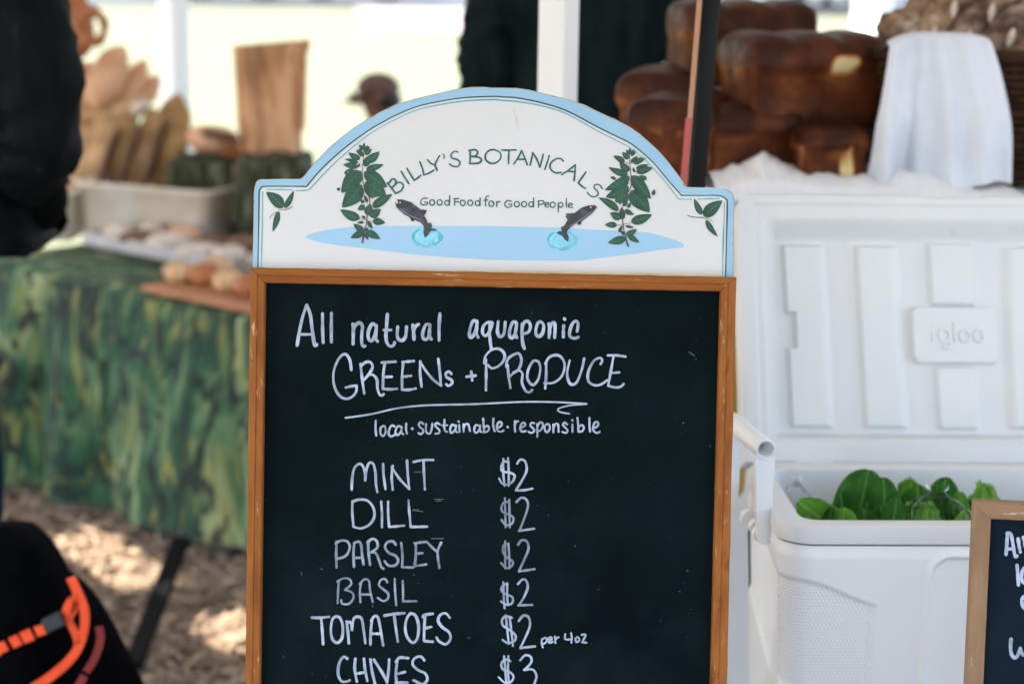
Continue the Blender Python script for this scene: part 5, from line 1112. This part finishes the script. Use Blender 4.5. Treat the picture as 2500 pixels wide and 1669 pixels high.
def lump(nm, label, cat, c, ax, m, group=None, e=(1, 1), wob=.09, seed=0, n=(28, 18), part='crust', bend=0):
    c = Vector(c); b = MB()
    def fn(u, v):
        a = u * 2 * math.pi; ph = -math.pi / 2 + math.pi * v; ca, sa = math.cos(a), math.sin(a); cp, sp = math.cos(ph), math.sin(ph)
        f = lambda q, k: math.copysign(abs(q) ** k, q)
        x, y, z = f(ca, e[0]) * f(cp, e[1]), f(sa, e[0]) * f(cp, e[1]), f(sp, e[1]); w_ = 1 + wob * noise.noise(Vector((x * 1.7 + seed, y * 1.7, z * 1.7)))
        return c + ax[0] * x * w_ + ax[1] * y * w_ + ax[2] * z * w_ + ax[1] * bend * z * z
    b.grid(fn, n[0], n[1], closeu=True)
    return b.build(nm, m, None, smooth=True, label=label, cat=cat, group=group, loc=tuple(c))
random.seed(21)
for i in range(13):
    s_ = .10 + (LR - .16) * i / 12; cc_ = tr_a + dR * s_ + nR * (.07 + .10 * (i % 2)) + eZ * (.055 + .012 * random.random()); an = random.uniform(0, 3); ux = Vector((math.cos(an), math.sin(an), 0)); uy = Vector((-ux.y, ux.x, 0))
    sc_r = random.uniform(.7, 1.25); cc_ = cc_ + nR * random.uniform(-.03, .03) + dR * random.uniform(-.02, .02); lump('bread_roll', 'small floury roll lying among others in the long tray on the green table', 'bread roll', cc_, (ux * .062 * sc_r, uy * .045 * sc_r, eZ * .034 * random.uniform(.7, 1.1)), (breadW, breadW, breadP, breadD)[(0, 1, 3, 2, 0, 3, 1, 3, 0, 3, 0, 2, 0)[i]], 'floury rolls in the long tray', seed=i * 3.1)
# standing flat loaves behind the tub, each traced as its own disc
def disc(label, cx, cy, w_, h_, ang, Y, th, m, seed, e=(1, 1), nm='bread_loaf', bend=0, yaw=.0):  # default name also goes to the thin dark discs standing in for shade
    Y += .32; c = P(cx, cy, Y); k = Y * 1.02 / FPX; a = math.radians(ang); X_ = Vector((math.cos(yaw), math.sin(yaw), 0)); up = UV; rt = (X_ * math.cos(a) - up * math.sin(a)); uu = (X_ * math.sin(a) + up * math.cos(a)); dp = rt.cross(uu).normalized()
    return lump(nm, label, 'bread', c, (rt * w_ * k / 2, dp * th, uu * h_ * k / 2), m, None, e=e, wob=.10, seed=seed, bend=bend)
disc('upright flat golden loaf at the right end of the standing loaves', 412, 352, 96, 240, 14, 6.24, .035, breadG, 1.1, e=(1, .8), yaw=-.3)
disc('upright flat tan loaf second from the right of the standing loaves', 345, 372, 62, 235, 22, 6.34, .030, breadA, 2.2, e=(1, .8), yaw=-.3)
disc('upright tan loaf in the middle of the standing loaves', 288, 372, 66, 230, 20, 6.28, .030, breadG, 3.2, e=(1, .8), yaw=-.3)
disc('upright pale tan loaf near the left end of the standing loaves', 232, 376, 66, 225, 17, 6.36, .030, breadA, 4.2, e=(1, .8), yaw=-.3)
disc('leftmost upright loaf half hidden by the black sleeve', 190, 385, 70, 200, 4, 6.36, .030, breadA, 5.2, e=(1, .8), yaw=-.3)
disc('pinkish loaf leaning at the upper left of the pile', 202, 212, 125, 115, -20, 6.42, .05, breadP, 6.2); disc('pointed pink tan loaf rising just right of the upper left loaf', 262, 190, 85, 165, 24, 6.36, .045, breadP, 26.2)
disc('blunt loaf end sticking up above the standing loaves', 318, 215, 58, 150, 28, 6.45, .04, breadP, 7.2)
disc('smaller pinkish loaf end right of the blunt one', 352, 235, 50, 120, 36, 6.5, .035, breadP, 8.2)
disc('brown loaf lying flat on top of the standing loaves', 275, 275, 190, 80, -18, 6.42, .05, breadA, 9.2)
disc('torn white crumb chunk wedged between the upright loaves', 342, 262, 50, 34, -35, 6.25, .03, breadW, 10.2)
disc('round brown loaf filling the back of the pile, darkened for shaded gaps', 290, 385, 300, 170, 0, 6.62, .05, breadD, 11.2)  # crust coloured dark to act as shade behind the upright loaves
disc('thin dark disc standing in for shade in the gap left of the right end loaf', 372, 385, 20, 200, 16, 6.18, .03, breadD, 31.1)  # thin dark discs stand in for the shade between upright loaves
disc('thin dark disc standing in for shade in the gap at the middle of the standing loaves', 312, 390, 18, 190, 20, 6.20, .03, breadD, 32.1)
disc('thin dark disc standing in for shade in the gap near the left of the standing loaves', 258, 395, 18, 180, 18, 6.22, .03, breadD, 33.1)
q0_ = P(182, 400, 6.74); t = thing('bread_stand', 'slim wooden bread stand behind the heap of upright loaves', 'stand', (q0_.x, 6.74, TZ)); ztp_ = P(182, 20, 6.74).z
b = MB(); b.tube([(q0_.x, 6.74, TZ), (q0_.x, 6.74, ztp_)], .009, 8); b.build('post', wood_raw, t)
b = MB(); b.box((q0_.x, 6.70, TZ + .012), (.22, .16, .018)); b.build('base', wood_raw, t)
b = MB(); b.tube([(q0_.x, 6.74, ztp_ - .03), (q0_.x + .02, 6.60, ztp_ - .02)], .006, 8); b.build('peg', wood_raw, t)
# big ring loaf at the upper left
t = thing('bread_ring', 'glossy orange brown bread ring at the top left of the loaf pile', 'bread', tuple(P(190, 62, 6.5))); c = P(226, 68, 6.55); k = 6.55 * 1.02 / FPX; b = MB()
def rg(u, v):
    a = u * 2 * math.pi; q = v * 2 * math.pi; rr_ = 14 - 4 * math.cos(a) + 2 * math.sin(a * 5); RX, RY = 29, 36
    return c + (RV * ((RX + rr_ * math.cos(q)) * math.cos(a)) + UV * ((RY + rr_ * math.cos(q)) * math.sin(a))) * k + Vector((0, 1, 0)) * rr_ * math.sin(q) * k * 1.0
b.grid(rg, 60, 20, closeu=True); b.build('crust', breadO, t, smooth=True)
disc('orange brown loaf beneath the bread ring behind the black jacket', 172, 45, 105, 200, -14, 6.36, .05, breadO, 13.2)
# lidded green bundle with loaves behind
def bundle(label, cx, cy, w_, h_, Y, m, seed):
    return lump('covered_crate', label, 'covered crate', P(cx, cy, Y), (Vector((w_ * Y / FPX / 2, 0, 0)), Vector((0, .12, 0)), eZ * (h_ * Y / FPX / 2)), m, e=(.3, .3), wob=.2, seed=seed, n=(60, 40))
olive = mat('olive_cloth', (.018, .022, .010), (.05, .055, .026), 9, .85, .3, 60, c3=(.2, .22, .14), stretch=(5, 5, .8), lo=.4, hi=.56)
t = P(540, 470, 6.15)
bundle('crate draped in olive green cloth behind the cloudy tub', 515, 475, 190, 205, 6.45, olive, 3)
bundle('crate covered in dark green cloth at the left shoulder of the sign', 672, 470, 180, 195, 6.3, olive, 7)
disc('pink crusted loaf with a dark split lying on the olive crate', 520, 342, 130, 72, 4, 6.1, .08, breadP, 14.1); disc('dark brown loaf tucked under the pink loaf', 545, 378, 135, 62, 8, 6.12, .06, breadO, 15.1); disc('thin dark disc marking the slit across the pink loaf', 535, 330, 95, 26, 10, 6.0, .03, breadD, 25.1)  # last disc is the dark slit in the pink loaf
disc('pale tan loaf lying against the foot of the burlap sack', 672, 372, 135, 78, 4, 6.1, .07, breadP, 16.1)
# low brown loaves on a board at the right of the table
q = T(520, 735)
b = MB(); t = thing('bread_board', 'reddish wooden board with small brown loaves at the table edge by the sign', 'board', tuple(q))
b.box(T(560, 745) + nT * .03 + eZ * .014, (.62, .18, .018), axes=[dT, nT, eZ], bev=.004); b.build('plank', mat('red_wood', (.36, .15, .07), (.46, .2, .1), 9, .6), t)
for i, (x, y) in enumerate(((440, 706), (500, 712), (560, 728), (610, 742), (530, 694))):
    c_ = T(x, y) + eZ * .05; lump('small_loaf', ['small brown loaf at the left end of the red board', 'second small brown loaf on the red board', 'third small brown loaf on the red board', 'small brown loaf on the red board touching the sign edge', 'small brown loaf behind the others on the red board'][i], 'bread', c_, (dT * .055, nT * .045, eZ * .034), breadO if i % 2 else breadA, seed=i * 2.7)

# burlap sack standing at the back of the table
burl = mat('burlap', (.36, .17, .08), (.80, .46, .26), 7, .9, .6, 120, c3=(.66, .42, .26), stretch=(2.5, 2.5, .6), lo=.35, hi=.6)  # darker bands put the sack's fold shading into the colour
Yb = 6.35; b = MB(); BW = [(563, 745)]
def sack(u, v):
    a = u * 2 * math.pi; py_ = 395 - (395 - 104) * v; xl = 563 + 22 * (1 - v) * 1.0 + 4; xr = 738 + (20 if v > .86 else 0) * sst(v, .86, .95)
    cx_ = (xl + xr) / 2; hw = (xr - xl) / 2; ca, sa = math.cos(a), math.sin(a); f = lambda q, k: math.copysign(abs(q) ** k, q)
    c_ = P(cx_ + hw * f(ca, .45), py_ - (8 * (f(ca, .45)) if v > .95 else 0) + 0, Yb + .055 * f(sa, .6) + .014 * math.sin(ca * 9 + v * 3) + .01 * math.sin(ca * 4 - v * 5)); return c_
b.grid(sack, 90, 30, closeu=True)
n0 = len(b.v)
def sack_in(u, v): 
    p = sack(u, 1.0); c_ = P(652, 104, Yb); return p + (c_ - p) * (.06 if v == 0 else .12) + Vector((0, 0, -.002 - .28 * v))
b.grid(sack_in, 90, 2, closeu=True)
q = P(652, 395, Yb); b.build('sack', burl, None, smooth=True, label='tall square topped brown burlap sack standing open behind the bread', cat='sack', loc=tuple(q))
b = MB(); sz0 = q.z; t = thing('box_riser', 'wooden box under the burlap sack', 'box', (q.x, q.y, 0)); b.box((q.x, q.y, sz0 / 2 - .001), (.20, .12, sz0 - .004)); b.build('side_panel', MATS['mulch'], t)

# black bar on the ground, backpack
ba, bb_ = P(443, 1316, 5.02), G(325, 1625, .03); t = thing('metal_bar', 'black flat metal bar lying on the mulch with one end against the green cloth', 'bar', tuple(bb_)); b = MB()
ax = (ba - bb_).normalized(); sx_ = ax.cross(Vector((0, 0, 1))).normalized(); up_ = sx_.cross(ax); b.box((ba + bb_) / 2, (.046, (ba - bb_).length, .018), axes=[sx_, ax, up_], bev=.004); b.build('bar', mat('bar_black', (.002, .003, .004), rough=.6, spec=.1), t)
Yk = 3.30; kk = Yk * 1.03 / FPX
bpc = P(-20, 1500, Yk); t = thing('backpack', 'large black backpack with bright orange straps standing on the mulch', 'backpack', (bpc.x, bpc.y, 0))
black_cloth = mat('black_nylon', (.001, .0012, .0015), (.0022, .0025, .003), 20, .9, .4, 150, spec=.03)
orange = mat('orange_webbing', (.85, .065, .012), (.95, .10, .02), 25, .55, .3, 200); redw = mat('dark_red_webbing', (.20, .018, .018), (.27, .03, .025), 25, .7)
def shell(cx, w0, w1, top, Ya, thk, nm, seed, e=.55):
    ztop = P(cx, top, Ya).z; b = MB()
    def fn(u, v):
        a = u * 2 * math.pi; z = .005 + (ztop - .005) * v; hw = (w1 + (w0 - w1) * sst(v, .15, .95)) / 2 * kk; kx = (1 - max(0, (v - .5) / .5) ** 4.5) ** .5 if v > .5 else 1
        kx *= min(1, .8 + v * 3); f = lambda q, k: math.copysign(abs(q) ** k, q); c_ = P(cx, top, Ya)
        wv = 1 + .05 * noise.noise(Vector((math.cos(a) * 2, math.sin(a) * 2, z * 5 + seed)))
        return Vector((c_.x + hw * kx * f(math.cos(a), e) * wv, Ya + thk * (.35 + .65 * kx) * (kx > -1) * f(math.sin(a), .8) * wv * (1 if kx > .15 else kx / .15), z))
    b.grid(fn, 56, 44, closeu=True); return b.build(nm, black_cloth, t, smooth=True)
shell(12, 330, 420, 1282, Yk + .12, .13, 'main_compartment', 1, e=.8)
ztp = P(190, 1480, Yk).z
shell(70, 400, 800, 1385, Yk + .16, .11, 'side_pocket', 4, e=.9)
KB = zf(0, 1250, 400 / 1497)
def strap(specs, nm, m, Yo, th=.004, parent=t):
    b = MB()
    for wd, sx in specs:
        pts = catmull(pp(sx), 10); c3_ = [P(*KB(*p), Yo) for p in pts]; n_ = len(pts); hw = wd * kk / 2 * 400 / 1497; vs = []
        for i in range(n_):
            a_, c_ = c3_[max(0, i - 1)], c3_[min(n_ - 1, i + 1)]; d_ = (c_ - a_).normalized(); s_ = d_.cross(Vector((0, 1, 0))).normalized()
            for p in (c3_[i] - s_ * hw, c3_[i] + s_ * hw): vs += [p + Vector((0, -th, 0)), p + Vector((0, 0, 0))]
        fs = []
        for i in range(n_ - 1):
            o_ = i * 4; fs += [(o_, o_ + 2, o_ + 6, o_ + 4), (o_ + 1, o_ + 5, o_ + 7, o_ + 3), (o_, o_ + 4, o_ + 5, o_ + 1), (o_ + 2, o_ + 3, o_ + 7, o_ + 6)]
        fs += [(0, 1, 3, 2), (n_ * 4 - 4, n_ * 4 - 2, n_ * 4 - 1, n_ * 4 - 3)]
        b.add(vs, fs)
    return b.build(nm, m, parent)
Ys = Yk - .035
strap([(84, "648,590 700,700 745,800 775,900 775,1020 750,1140 700,1260 620,1360 520,1450 400,1540 300,1600"), (120, "680,800 640,870 615,950"), (66, "610,950 660,1040 700,1130 715,1190"), (60, "690,740 690,830 670,920")], 'shoulder_strap', orange, Ys)
strap([(95, "-60,1300 0,1240 60,1210"), (105, "105,1190 145,1172 180,1155"), (110, "205,1145 250,1125 295,1105"), (95, "330,1085 372,1072 410,1060")], 'chest_strap', orange, Ys - .012)
strap([(70, "905,1040 920,1130 900,1240 860,1340 790,1450"), (75, "770,1490 730,1560 690,1620")], 'load_strap', redw, Ys + .015)
b = MB(); q = P(*KB(490, 1000), Ys - .016); b.box(q, (.036, .012, .026), axes=[(RV * math.cos(.45) + UV * math.sin(.45)), Vector((0, 1, 0)), (UV * math.cos(.45) - RV * math.sin(.45))], bev=.003); b.build('buckle', mat('buckle_plastic', (.012, .016, .02), rough=.5), t)
# back-fill: strap ends run onto the pack
# ================================================================== PEOPLE
skin_m = mat('skin', (.42, .24, .16), (.50, .30, .2), 12, .5, sss=.05)
def skinmesh(name, joints, edges, radii, m, parent, root_i=0, sub=2, smooth=True):
    me = bpy.data.meshes.new(name + '_src'); me.from_pydata([tuple(j) for j in joints], edges, []); me.update(); o = bpy.data.objects.new(name + '_src', me); COL.objects.link(o)
    md = o.modifiers.new('Skin', 'SKIN'); md.use_smooth_shade = True; md.branch_smoothing = .6
    for i, r in enumerate(radii): sv = me.skin_vertices[0].data[i]; sv.radius = r if hasattr(r, '__len__') else (r, r); sv.use_root = (i == root_i)
    ms = o.modifiers.new('Sub', 'SUBSURF'); ms.levels = sub; ms.render_levels = sub
    dg = bpy.context.evaluated_depsgraph_get(); me2 = bpy.data.meshes.new_from_object(o.evaluated_get(dg)); me2.name = name
    bpy.data.objects.remove(o); q = bpy.data.objects.new(name, me2); COL.objects.link(q)
    off = Vector(parent.location); me2.transform(Matrix.Translation(-off)); me2.materials.clear(); me2.materials.append(m); me2.shade_smooth(); q.parent = parent; return q
def person(label, pos, H, face, jacket, trouser, hairm, arms, jk=1.0, lean=0.0, cap=None, collar=.075, skirt=0, skin=None, glove=False, sh=0, shw=0, lg=1.0):
    """face: heading in the ground plane; arms: per side, elbow and hand offsets (side, fwd, up) in body heights"""
    t = thing('person', label, 'person', (pos[0], pos[1], 0)); o = Vector((pos[0], pos[1], 0)); fw = Vector((math.cos(face), math.sin(face), 0)); sd = Vector((fw.y, -fw.x, 0)); skin = skin or skin_m
    def W(s_, f_, z_): return o + (sd * s_ + fw * (f_ + lean * max(0, z_ - .52)) + eZ * z_) * H
    J = [W(0, 0, .53), W(0, 0, .62), W(0, .0, .72), W(0, 0, .80), W(0, .005, .86), W(0, .02, .93), W(0, .015, .985)]; E = [(0, 1), (1, 2), (2, 3), (3, 4), (4, 5), (5, 6)]
    Rr = [(.09 * H, .065 * H), (.075 * H, .058 * H), (.09 * H, .065 * H), (.075 * H, .055 * H), .033 * H, (.048 * H, .058 * H), (.040 * H, .045 * H)]
    arm_i = []
    for k, sg in enumerate((-1, 1)):
        el, ha = arms[k]; i = len(J); J += [W(sg * .11, 0, .795 + sh), W(*el), W(*ha), W(ha[0], ha[1] + .03, ha[2] - .03)]; E += [(3, i), (i, i + 1), (i + 1, i + 2), (i + 2, i + 3)]; Rr += [.035 * H, .027 * H, .018 * H, .022 * H]; arm_i.append(i)
    leg_i = []
    for sg in (-1, 1):
        i = len(J); J += [W(sg * .05 * lg, 0, .48), W(sg * .055 * lg, .01, .27), W(sg * .058 * lg, -.005, .045), W(sg * .06 * lg, .075, .022)]; E += [(0, i), (i, i + 1), (i + 1, i + 2), (i + 2, i + 3)]; Rr += [.05 * H, .034 * H, .024 * H, .022 * H]; leg_i.append(i)
    skinmesh('body', J, E, Rr, skin, t)
    for k, sg in enumerate((-1, 1)):      # five fingers, slightly curled
        el, ha = arms[k]; base_ = W(ha[0], ha[1] + .025, ha[2] - .02)
        for fi in range(5):
            a_ = (fi - 2) * .012; ln = (.030, .042, .046, .042, .034)[fi]; p = base_ + sd * a_ * H * .6; b = MB(); fwd = (fw * .6 - eZ * .6 + sd * ((-sg) * .5 if fi == 0 else 0)).normalized(); b.tube([p, p + fwd * ln * H * .5, p + (fwd * .75 - eZ * .3) * ln * H], [.0050 * H, .0046 * H, .0034 * H], 8); b.build('finger', mat('black_glove', (.002, .003, .003), rough=.8, spec=.05) if glove else skin, t, smooth=True)
    # jacket
    Jj = [W(0, 0, .46 - skirt), W(0, 0, .54), W(0, 0, .64), W(0, 0, .74), W(0, 0, .815 + sh), W(0, .0, .865 + sh)]; Ej = [(0, 1), (1, 2), (2, 3), (3, 4), (4, 5)]
    Rj = [(.125 * H * jk, .085 * H * jk), (.12 * H * jk, .083 * H * jk), (.115 * H * jk, .08 * H * jk), (.12 * H * jk, .085 * H * jk), (.095 * H * jk, .07 * H), collar * H]
    for k, sg in enumerate((-1, 1)):
        el, ha = arms[k]; i = len(Jj); Jj += [W(sg * (.125 * jk + shw), 0, .785 + sh), W(*el), W(*[q * -.06 + p_ * 1.06 for q, p_ in zip(el, ha)])]; Ej += [(4, i), (i, i + 1), (i + 1, i + 2)]; Rj += [.052 * H * jk, .043 * H * jk, .036 * H * jk]
    jm = skinmesh('jacket', Jj, Ej, Rj, jacket, t, 1, sub=3)
    for v in jm.data.vertices:
        q = v.co; n1 = noise.noise(Vector((q.x * 9, q.y * 9, q.z * 16 + 3))); n2 = noise.noise(Vector((q.x * 24, q.y * 24, q.z * 30))); v.co = q + v.normal * (.016 * (1 - 2 * abs(n1)) - .006 + .005 * n2)
    Jt = [W(0, 0, .61 if skirt < 0 else .53), W(0, 0, .47)]; Et = [(0, 1)]; Rt = [(.10 * H, .075 * H), (.105 * H, .078 * H)]
    for sg in (-1, 1): i = len(Jt); Jt += [W(sg * .055 * lg, 0, .42), W(sg * .057 * lg, .01, .27), W(sg * .058 * lg, -.003, .06)]; Et += [(1, i), (i, i + 1), (i + 1, i + 2)]; Rt += [.062 * H, .045 * H, .036 * H]
    skinmesh('trousers', Jt, Et, Rt, trouser, t, 1)
    for sg in (-1, 1):
        c_ = W(sg * .06 * lg, .03, .024); b = MB(); b.grid(lambda u, v: c_ + (fw * (.085 * H * math.cos(u * 2 * math.pi)) + sd * (.030 * H * math.sin(u * 2 * math.pi))) * max(.01, math.sin(math.pi * min(.999, v * .6 + .4 * 1))) ** .3 + eZ * (-.022 + .05 * v) * H, 24, 8, closeu=True); b.f.append(tuple(range(7 * 24, 8 * 24))); b.build('shoe', mat('shoe_black', (.02, .02, .02), rough=.6), t, smooth=True)
    if glove:
        gm = mat('black_glove', (.002, .003, .003), rough=.8, spec=.05)
        for k, sg in enumerate((-1, 1)):
            ha = arms[k][1]; b = MB(); c_ = W(ha[0], ha[1] + .02, ha[2] - .02); b.grid(lambda u, v: c_ + sd * (.030 * H * math.cos(u * 2 * math.pi) * math.sin(math.pi * v)) + fw * (.030 * H * math.sin(u * 2 * math.pi) * math.sin(math.pi * v)) - eZ * (.035 * H * math.cos(math.pi * v)), 16, 10, closeu=True); b.build('glove', gm, t, smooth=True)
    def headpart(nm, c_, r3, m_): 
        b = MB(); b.grid(lambda u, v: c_ + sd * (r3[0] * H * math.cos(u * 2 * math.pi) * math.sin(math.pi * v)) + fw * (r3[1] * H * math.sin(u * 2 * math.pi) * math.sin(math.pi * v)) - eZ * (r3[2] * H * math.cos(math.pi * v)), 20, 14, closeu=True); return b.build(nm, m_, t, smooth=True)
    headpart('nose', W(0, .085, .935), (.009, .014, .016), skin)
    for sg in (-1, 1): headpart('ear', W(sg * .05, .012, .935), (.007, .012, .018), skin); headpart('eye', W(sg * .018, .0665, .948), (.007, .005, .005), mat('eye_dark', (.03, .02, .02), rough=.2))
    headpart('mouth', W(0, .075, .908), (.016, .008, .004), mat('lips', (.35, .12, .1), rough=.5))
    if cap is None: headpart('hair', W(0, -.002, .958), (.053, .066, .052), hairm)
    else:
        headpart('cap', W(0, .008, .963), (.056, .068, .047), cap); b = MB(); c_ = W(0, .06, .950)
        def brim(u, v): a = -math.pi / 2 + math.pi * u; rr_ = .012 + .05 * v; return c_ + sd * (.045 * math.sin(a) * H) * (1 - .3 * v) + fw * ((.0 + .065 * v * math.cos(a)) * H) - eZ * (.006 + .024 * v) * H
        b.grid(brim, 16, 8); n0_ = len(b.v); b.v += [p - eZ * .006 for p in b.v[:n0_]]; b.ink += [1.0] * n0_; b.f += [tuple(i + n0_ for i in f[::-1]) for f in b.f[:]]; b.build('cap_brim', cap, t, smooth=True); headpart('hair', W(0, -.012, .925), (.050, .055, .035), hairm)
    return t
blk = mat('black_jacket', (.0015, .003, .0035), (.004, .007, .009), 5, .7, .5, 30, c3=(.022, .028, .033), stretch=(5, 5, .9), spec=.08)  # paler vertical bands are highlights put into the jacket's colour
drk = mat('dark_coat', (.004, .010, .011), (.011, .020, .022), 5, .9, .4, 40, c3=(.045, .052, .058), stretch=(4, 4, .5), spec=.08)
jeans = mat('dark_jeans', (.002, .012, .03), (.004, .02, .045), 20, .9, .3, 200, spec=.1)
hair_d = mat('dark_hair', (.012, .009, .007), (.03, .02, .015), 60, .5, .5, 120, stretch=(1, 1, .3))
qx = P(20, 300, 4.6).x
person('person in a black jacket and blue jeans at the left edge beside the green table', (-1.185, 3.95), 1.97, math.radians(60), blk, jeans, hair_d,
       [((-.17, .02, .64), (-.16, .12, .54)), ((.182, -.01, .668), (.098, .045, .615))], jk=1.0, collar=.06, glove=True, skirt=-.085, sh=.034, shw=.012, lg=.5)
person('person in a long dark coat seen from behind between the two upright poles', (P(1436, 300, 4.9).x, 4.92), 1.91, math.radians(86), drk, mat('dark_trousers', (.015, .015, .018), rough=.9), hair_d,
       [((-.134, .01, .66), (-.05, .15, .63)), ((.138, .01, .66), (.05, .15, .63))], jk=.99, collar=.10, skirt=.02, sh=.012)
capm = mat('brown_cap', (.10, .055, .05), (.16, .09, .08), 9, .8)
ck = P(930, 240, 7.3)
person('child in a brown peaked cap turned left on the lawn behind the sign', (ck.x + .0, 7.3), 1.178, math.radians(188), mat('child_shirt', (.22, .1, .08), (.28, .14, .1), 9, .9), jeans, hair_d,
       [((-.13, .02, .62), (-.12, .06, .48)), ((.13, .02, .62), (.12, .06, .48))], jk=.92, cap=capm, collar=.04, skin=mat('tan_skin', (.16, .08, .05), (.2, .1, .07), 12, .6))
